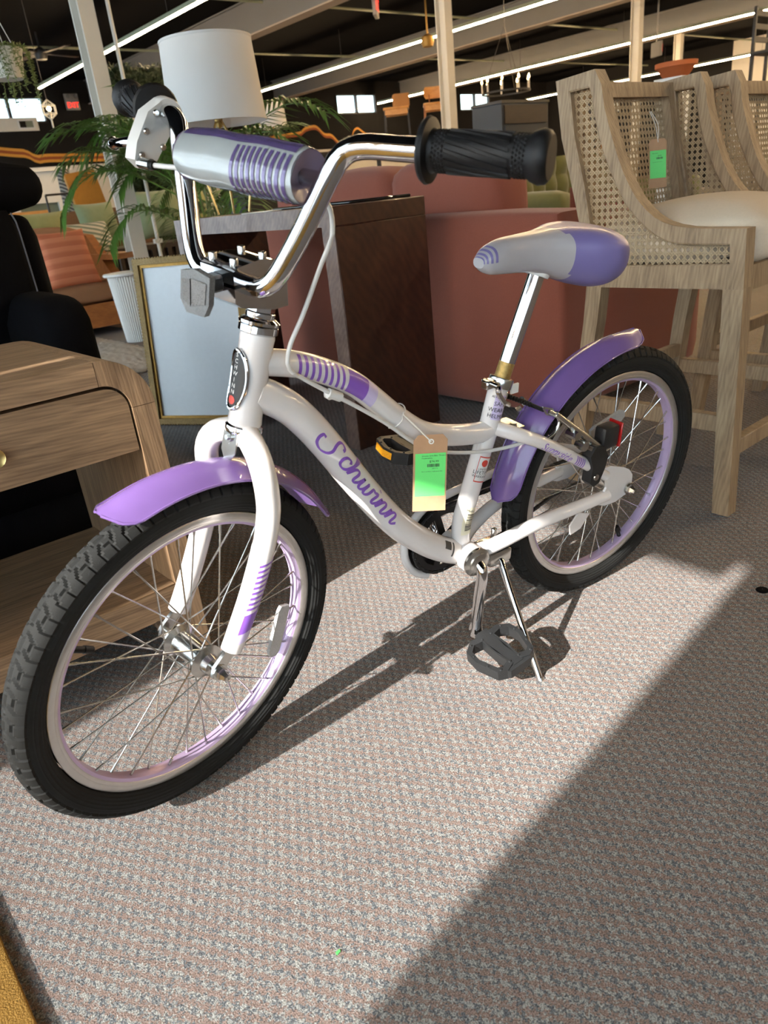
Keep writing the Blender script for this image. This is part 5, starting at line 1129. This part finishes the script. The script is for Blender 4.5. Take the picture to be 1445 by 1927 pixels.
# small broad plant near the frame
o = empty('house_plant', (2.16, 3.72, 0), 'small leafy plant standing low behind the picture frame', 'plant')
MB().lathe([(.001, 0), (.08, 0), (.10, .02), (.11, .18), (.10, .19), (.001, .17)], seg=20).build('pot', M['dkgrey'], o); rnd = random.Random(8)
b0 = MB(); b0.grid(lambda u, v: (.20*u, (.035*math.sin(math.pi*u**.7))*(2*v-1), .05*math.sin(2.2*u)-.02*abs(2*v-1)-.06*u*u), 8, 5); lf = b0.data('leaf', M['leaf'])
for k in range(16):
    a = rnd.uniform(0, 6.28); h = rnd.uniform(.36, .62); p = Vector((.05*math.cos(a), .05*math.sin(a), h)); MB().cyl((.02*math.cos(a), .02*math.sin(a), .17), p, .003, seg=5).build('stem', M['stem'], o)
    link('leaf', lf, o, Matrix.Translation(p) @ Matrix.Rotation(a, 4, 'Z') @ Matrix.Rotation(rnd.uniform(-.7, .3), 4, 'Y'))
# ---- boxwood panel
o = empty('hedge_panel', (4.42, 8.75, 0), 'dark green artificial hedge panel behind the lamp shade', 'hedge')
MB().box(-.55, .35, 0, .08, 0, 2.30).build('backing', M['leafdark'], o); b = MB(); rnd = random.Random(12)
for k in range(3800):
    c = Vector((rnd.uniform(-.56, .36), rnd.uniform(-.07, -.005), rnd.uniform(.9, 2.33))); u = Vector((rnd.uniform(-1, 1), rnd.uniform(-1, .2), rnd.uniform(-1, 1))).normalized()*.028; w = u.orthogonal().normalized()*.014; b.add([c-u, c+w, c+u, c-w], [(0, 1, 2, 3)])
l_ = b.build('leaves', M['leafdark'], o); l_['kind'] = 'stuff'
# ---- hanging planter
hp = empty('hanging_planter', (1.285, 4.0, 1.425), 'white hanging pot with trailing green vines at the top left', 'planter')
MB().lathe([(.001, 0), (.066, 0), (.070, .006), (.088, .108), (.092, .110), (.092, .118), (.084, .118), (.080, .10), (.001, .095)], seg=28).build('pot', M['potwhite'], hp)
for k in range(3):
    a = 2*math.pi*k/3+.4; MB().cyl((.086*math.cos(a), .086*math.sin(a), .112), (0, 0, .30), .0018, seg=5).build('hanger_cord', M['string'], hp)
MB().tube(Tube([(0, 0, .30), (.008, 0, .33), (-.012, 0, .36), (0, 0, .385)], 12, ref=(0, 1, 0)), .004, 8).build('hook', M['whitegloss'], hp); MB().cyl((0, 0, .385), (0, 0, 1.895), .002, seg=5).build('hanger_wire', M['wire'], hp)
rnd = random.Random(21)
for k in range(26):
    a = rnd.uniform(0, 6.28); L = rnd.uniform(.05, .20); b = MB(); P = [(.04*math.cos(a), .04*math.sin(a), .105), (.092*math.cos(a), .092*math.sin(a), .128), (.112*math.cos(a), .112*math.sin(a), .09), (.115*math.cos(a+.15), .115*math.sin(a+.15), .09-L)]; t = Tube(P, 24, ref=(0.3, .2, 1)); b.tube(t, .0013, 4)
    for i in range(3, 24):
        for q in range(2):
            u = Vector((rnd.uniform(-1, 1), rnd.uniform(-1, 1), rnd.uniform(-.6, .6))).normalized(); w = u.orthogonal().normalized()*.0035; p = t.p[i]; b.add([p, p+u*.009+w, p+u*.018, p+u*.009-w], [(0, 1, 2, 3)])
    b.build('vine', M['leaf2'], hp)
# ---- ceiling fans, lantern, chandelier
def fan(loc, rz, lab, blades=4, drop=.0, m='black', L=.62):
    o = empty('ceiling_fan', loc, lab, 'fan', 'ceiling fans', rz)
    MB().lathe([(.001, -.10), (.07, -.09), (.09, -.03), (.08, .03), (.03, .06), (.001, .06)], seg=18).build('motor', M[m], o); MB().cyl((0, 0, .05), (0, 0, 3.31-loc[2]), .012, seg=8).build('downrod', M[m], o)
    for k in range(blades):
        a = 2*math.pi*k/blades; link('blade', MB().bbox(.10, L, -.055, .055, -.02, -.008, .003, 1).data('blade', M['darkwood' if m == 'black' else m]), o, Matrix.Rotation(a, 4, 'Z') @ Matrix.Rotation(.12, 4, 'X'))
    return o
fan((4.45, 12.2, 3.06), .3, 'dark ceiling fan at the far upper left')
fan((8.35, 8.35, 2.62), .0, 'brass ceiling fan motor just left of the middle column', 0, 0, 'gold')
ln = empty('lantern', (3.72, 10.38, 2.0), 'geometric wire lantern with a glowing bulb below the left light', 'pendant')
V_ = [Vector((0, 0, .22))]+[Vector(((.085)*math.cos(2*math.pi*k/6), .085*math.sin(2*math.pi*k/6), .155)) for k in range(6)]+[Vector((.085*math.cos(2*math.pi*k/6), .085*math.sin(2*math.pi*k/6), .065)) for k in range(6)]+[Vector((0, 0, 0))]
for k in range(6):
    for (i, j) in ((0, 1+k), (1+k, 1+(k+1) % 6), (1+k, 7+k), (7+k, 7+(k+1) % 6), (7+k, 13)): MB().cyl(V_[i], V_[j], .006, seg=5).build('wire_edge', M['potwhite'], ln)
MB().ball((0, 0, .12), .028).build('bulb', M['bulb2'], ln); MB().cyl((0, 0, .14), (0, 0, .22), .010, seg=8).build('socket', M['black'], ln); MB().cyl((0, 0, .22), (0, 0, 1.31), .004, seg=5).build('cord', M['wire'], ln); MB().cyl((0, 0, -.09), (0, 0, 0), .010, seg=6).build('finial', M['potwhite'], ln)
ch = empty('chandelier', (8.42, 7.05, 1.78), 'black ring chandelier with glowing candle bulbs right of the middle column', 'chandelier')
MB().lathe([(.30, 0), (.315, 0), (.315, .02), (.30, .02)], seg=36, closed=True).build('ring', M['black'], ch)
for k in range(9):
    a = 2*math.pi*k/9+.2; x, y = .307*math.cos(a), .307*math.sin(a); MB().cyl((x, y, .02), (x, y, .13), .010, seg=8).build('candle_sleeve', M['potwhite'], ch); MB().lathe([(.001, 0), (.012, .012), (.008, .035), (.001, .055)], (x, y, .13), seg=8).build('flame_bulb', M['bulb'], ch)
for k in range(3): a = 2*math.pi*k/3; MB().cyl((.307*math.cos(a), .307*math.sin(a), .02), (0, 0, .75), .003, seg=5).build('chain', M['wire'], ch)
MB().cyl((0, 0, .75), (0, 0, 1.53), .004, seg=5).build('cord', M['wire'], ch)
# ---- cabinets and display pieces on the right
cb_ = empty('tall_cabinet', (6.51, 5.40, 0), 'slate grey tall cabinet with dark wood front behind the bicycle grip', 'cabinet')
MB().box(-.36, .36, -.19, .19, 0, 1.44).build('body', M['greymetal'], cb_); MB().box(-.37, .37, -.20, .20, 1.44, 1.465).build('top', M['dkgrey'], cb_)
MB().box(-.33, .33, -.205, -.19, 1.26, 1.42).build('drawer', M['darkwood'], cb_); MB().box(-.33, .33, -.205, -.19, .10, 1.24).build('door', M['greymetal'], cb_)
bc = empty('black_cabinet', (5.05, 7.55, 0), 'long black cabinet under the far white lamp', 'cabinet')
MB().box(-.62, .75, -.24, .24, .0, 1.23).build('body', M['black'], bc); MB().box(-.64, .77, -.26, .26, 1.23, 1.25).build('top', M['darkwood'], bc)
for x in (-.60, .0): MB().box(x, x+.58, -.255, -.24, .10, 1.18).build('door', M['black'], bc)
b = MB(); rnd = random.Random(31)
o = empty('pothos', (4.62, 7.42, 1.25), 'small bright green pothos plant beside the far lamp', 'plant'); MB().lathe([(.001, 0), (.05, 0), (.065, .11), (.06, .11), (.001, .10)], seg=16).build('pot', M['potwhite'], o)
for k in range(14): a = rnd.uniform(0, 6.28); link('leaf', lf, o, Matrix.Translation((.03*math.cos(a), .03*math.sin(a), rnd.uniform(.11, .24))) @ Matrix.Rotation(a, 4, 'Z') @ Matrix.Rotation(rnd.uniform(-.9, .2), 4, 'Y') @ Matrix.Scale(.6, 4))
ds = empty('display_shelf', (7.62, 7.95, 0), 'tall dark display shelf behind the handlebar', 'shelf')
MB().box(-.55, .55, -.28, .28, 1.30, 1.34).build('top', M['darkwood'], ds); MB().box(-.55, .55, -.28, .28, .62, .65).build('shelf', M['darkwood'], ds)
for (x, y) in ((-.55, -.28), (.51, -.28), (-.55, .24), (.51, .24)): MB().box(x, x+.04, y, y+.04, 0, 1.30).build('post', M['black'], ds)
ds.rotation_euler = (0, 0, math.radians(-43))
def far_stool(loc, lab, m, back):
    o = empty('counter_stool', loc, lab, 'stool', 'stools up on the display shelf', math.radians(-43))
    MB().bbox(-.17, .17, -.15, .15, .40, .43, .01, 2).build('seat', M['honey'], o)
    for (x, y) in ((-.15, -.13), (.15, -.13), (-.15, .13), (.15, .13)): MB().bar((x*1.1, y*1.1, 0), (x, y, .40), .022).build('leg', M[m], o)
    for y in (-.14, .14): MB().box(-.15, .15, y-.01, y+.01, .34, .40).build('apron', M['honey'], o)
    if back:
        b = MB(); b.grid(lambda u, v: ((2*u-1)*.15*(1-.15*abs(2*v-1)**3), .15+.03*(1-(2*u-1)**2), .50+.14*v), 10, 6); b.grid(lambda u, v: ((2*u-1)*.15*(1-.15*abs(2*v-1)**3), .165+.03*(1-(2*u-1)**2), .50+.14*v), 10, 6); b.build('back', M['honey'], o)
        for x in (-.08, .08): MB().cyl((x, .15, .43), (x, .17, .55), .008, seg=6).build('back_post', M[m], o)
    return o
far_stool((7.45, 8.12, 1.342), 'black legged stool on the display shelf carrying a carton', 'black', False)
far_stool((7.82, 7.74, 1.342), 'stool with curved honey-wood back on the display shelf', 'teak', True)
put(MB().bbox(-.10, .10, -.09, .09, 0, .15, .004, 1), 'carton', M['cartonb'], (7.50, 8.07, 1.773), 'small brown carton on the black legged stool seat', 'box', None, -.6)
gs = empty('tufted_sofa', (5.75, 4.25, 0), 'olive green tufted velvet sofa behind the terracotta sofa', 'sofa')
b = MB()
def tuft(u, v):
    x, z = -.85+1.7*u, .42+.46*v; c, r = x/.16, (z-.42)/.16; d = abs(math.sin(math.pi*c+(math.pi/2 if int(r) % 2 else 0)))
    return (x, -.10-.055*abs(math.sin(math.pi*c))**.6*(.5+.5*abs(math.sin(math.pi*r)))+.03*v, z+.03*math.sin(math.pi*u*1))
b.grid(tuft, 90, 24); b.box(-.85, .85, -.06, .10, .10, .88); b.build('tufted_back', M['olive'], gs); cush(gs, 'seat', M['olive'], -.85, .85, -.80, -.12, .16, .44, r=.05, bulge=.02)
for s in (-1, 1): cush(gs, 'arm', M['olive'], s*.95-.10, s*.95+.10, -.78, .10, .10, .66, r=.07, bulge=.01)
for (x, y) in ((-.9, -.7), (.9, -.7), (-.9, .05), (.9, .05)): MB().cyl((x, y, 0), (x, y, .12), .02, seg=8).build('leg', M['teak'], gs)

pdl = empty('plinth', (5.25, 2.93, 0), 'narrow white plinth behind the cane stools', 'plinth'); MB().bbox(-.07, .07, -.07, .07, .02, 1.26, .004, 1).build('shaft', M['whitegloss'], pdl); MB().box(-.10, .10, -.10, .10, 1.26, 1.285).build('cap', M['whitegloss'], pdl); MB().box(-.10, .10, -.10, .10, 0, .02).build('foot', M['whitegloss'], pdl)
b = MB(); b.lathe([(.001, 0), (.075, 0), (.085, .01), (.118, .058), (.124, .062), (.134, .062), (.136, .09), (.128, .09), (.105, .05), (.07, .02), (.001, .015)], seg=36); put(b, 'bowl', M['clay'], (5.25, 2.93, 1.285), 'terracotta bowl with a raised rim above the cane stools', 'bowl')
bs = empty('bookcase', (6.75, 4.55, 0), 'dark open bookcase with pale boxes left of the cane stool', 'bookcase')
for z in (.05, .45, .85, 1.22): MB().box(-.25, .35, -.15, .15, z, z+.03).build('shelf_board', M['darkwood'], bs)
for x in (-.25, .32): MB().box(x, x+.03, -.15, .15, 0, 1.45).build('upright', M['darkwood'], bs)
for k, (x, z, w, h, m) in enumerate(((-.18, .88, .16, .20, 'cartonb'), (.06, .88, .20, .12, 'sticker'), (-.18, 1.25, .10, .14, 'honey'), (.0, 1.25, .22, .09, 'sticker'))):
    put(MB().bbox(-w/2, w/2, -.10, .10, 0, h, .004, 1), 'storage_box', M[m], (6.75+x+w/2, 4.55, z), ('plain carton on the lower bookcase shelf', 'white box on the lower bookcase shelf', 'honey wood box on the upper bookcase shelf', 'flat white box on the upper bookcase shelf')[k], 'box', 'boxes in the dark bookcase')
o = empty('ladder', (9.6, 3.0, 0), 'orange-red step ladder standing far right behind the stools', 'ladder')
for s in (-.18, .18): MB().bar((s, 0, 0), (s*.6, .25, 2.0), .05, .03).build('rail', M['clay'], o)
for k in range(7): z = .25+.25*k; MB().bar((-.18+.01*k, .031*(k+1), z), (.18-.01*k, .031*(k+1), z), .06, .02).build('rung', M['clay'], o)
o = empty('black_chair', (9.3, 4.05, 1.32), 'black ladder-back chair up on a rack at the far right', 'chair')
for (x, y, h) in ((-.17, -.17, .42), (.17, -.17, .42), (-.17, .17, .85), (.17, .17, .85)): MB().bar((x, y, 0), (x, y, h), .03).build('leg', M['black'], o)
MB().bbox(-.19, .19, -.19, .19, .40, .43, .006, 1).build('seat', M['black'], o)
for z in (.55, .67, .79): MB().bar((-.17, .17, z), (.17, .17, z), .02, .05).build('back_slat', M['black'], o)
rk = empty('storage_rack', (9.3, 4.05, 0), 'dark steel storage rack under the black chair', 'rack')
for z in (.1, .7, 1.29): MB().box(-.35, .35, -.3, .3, z, z+.03).build('shelf', M['dkgrey'], rk)
for (x, y) in ((-.35, -.3), (.32, -.3), (-.35, .27), (.32, .27)): MB().box(x, x+.03, y, y+.03, 0, 1.29).build('post', M['dkgrey'], rk)
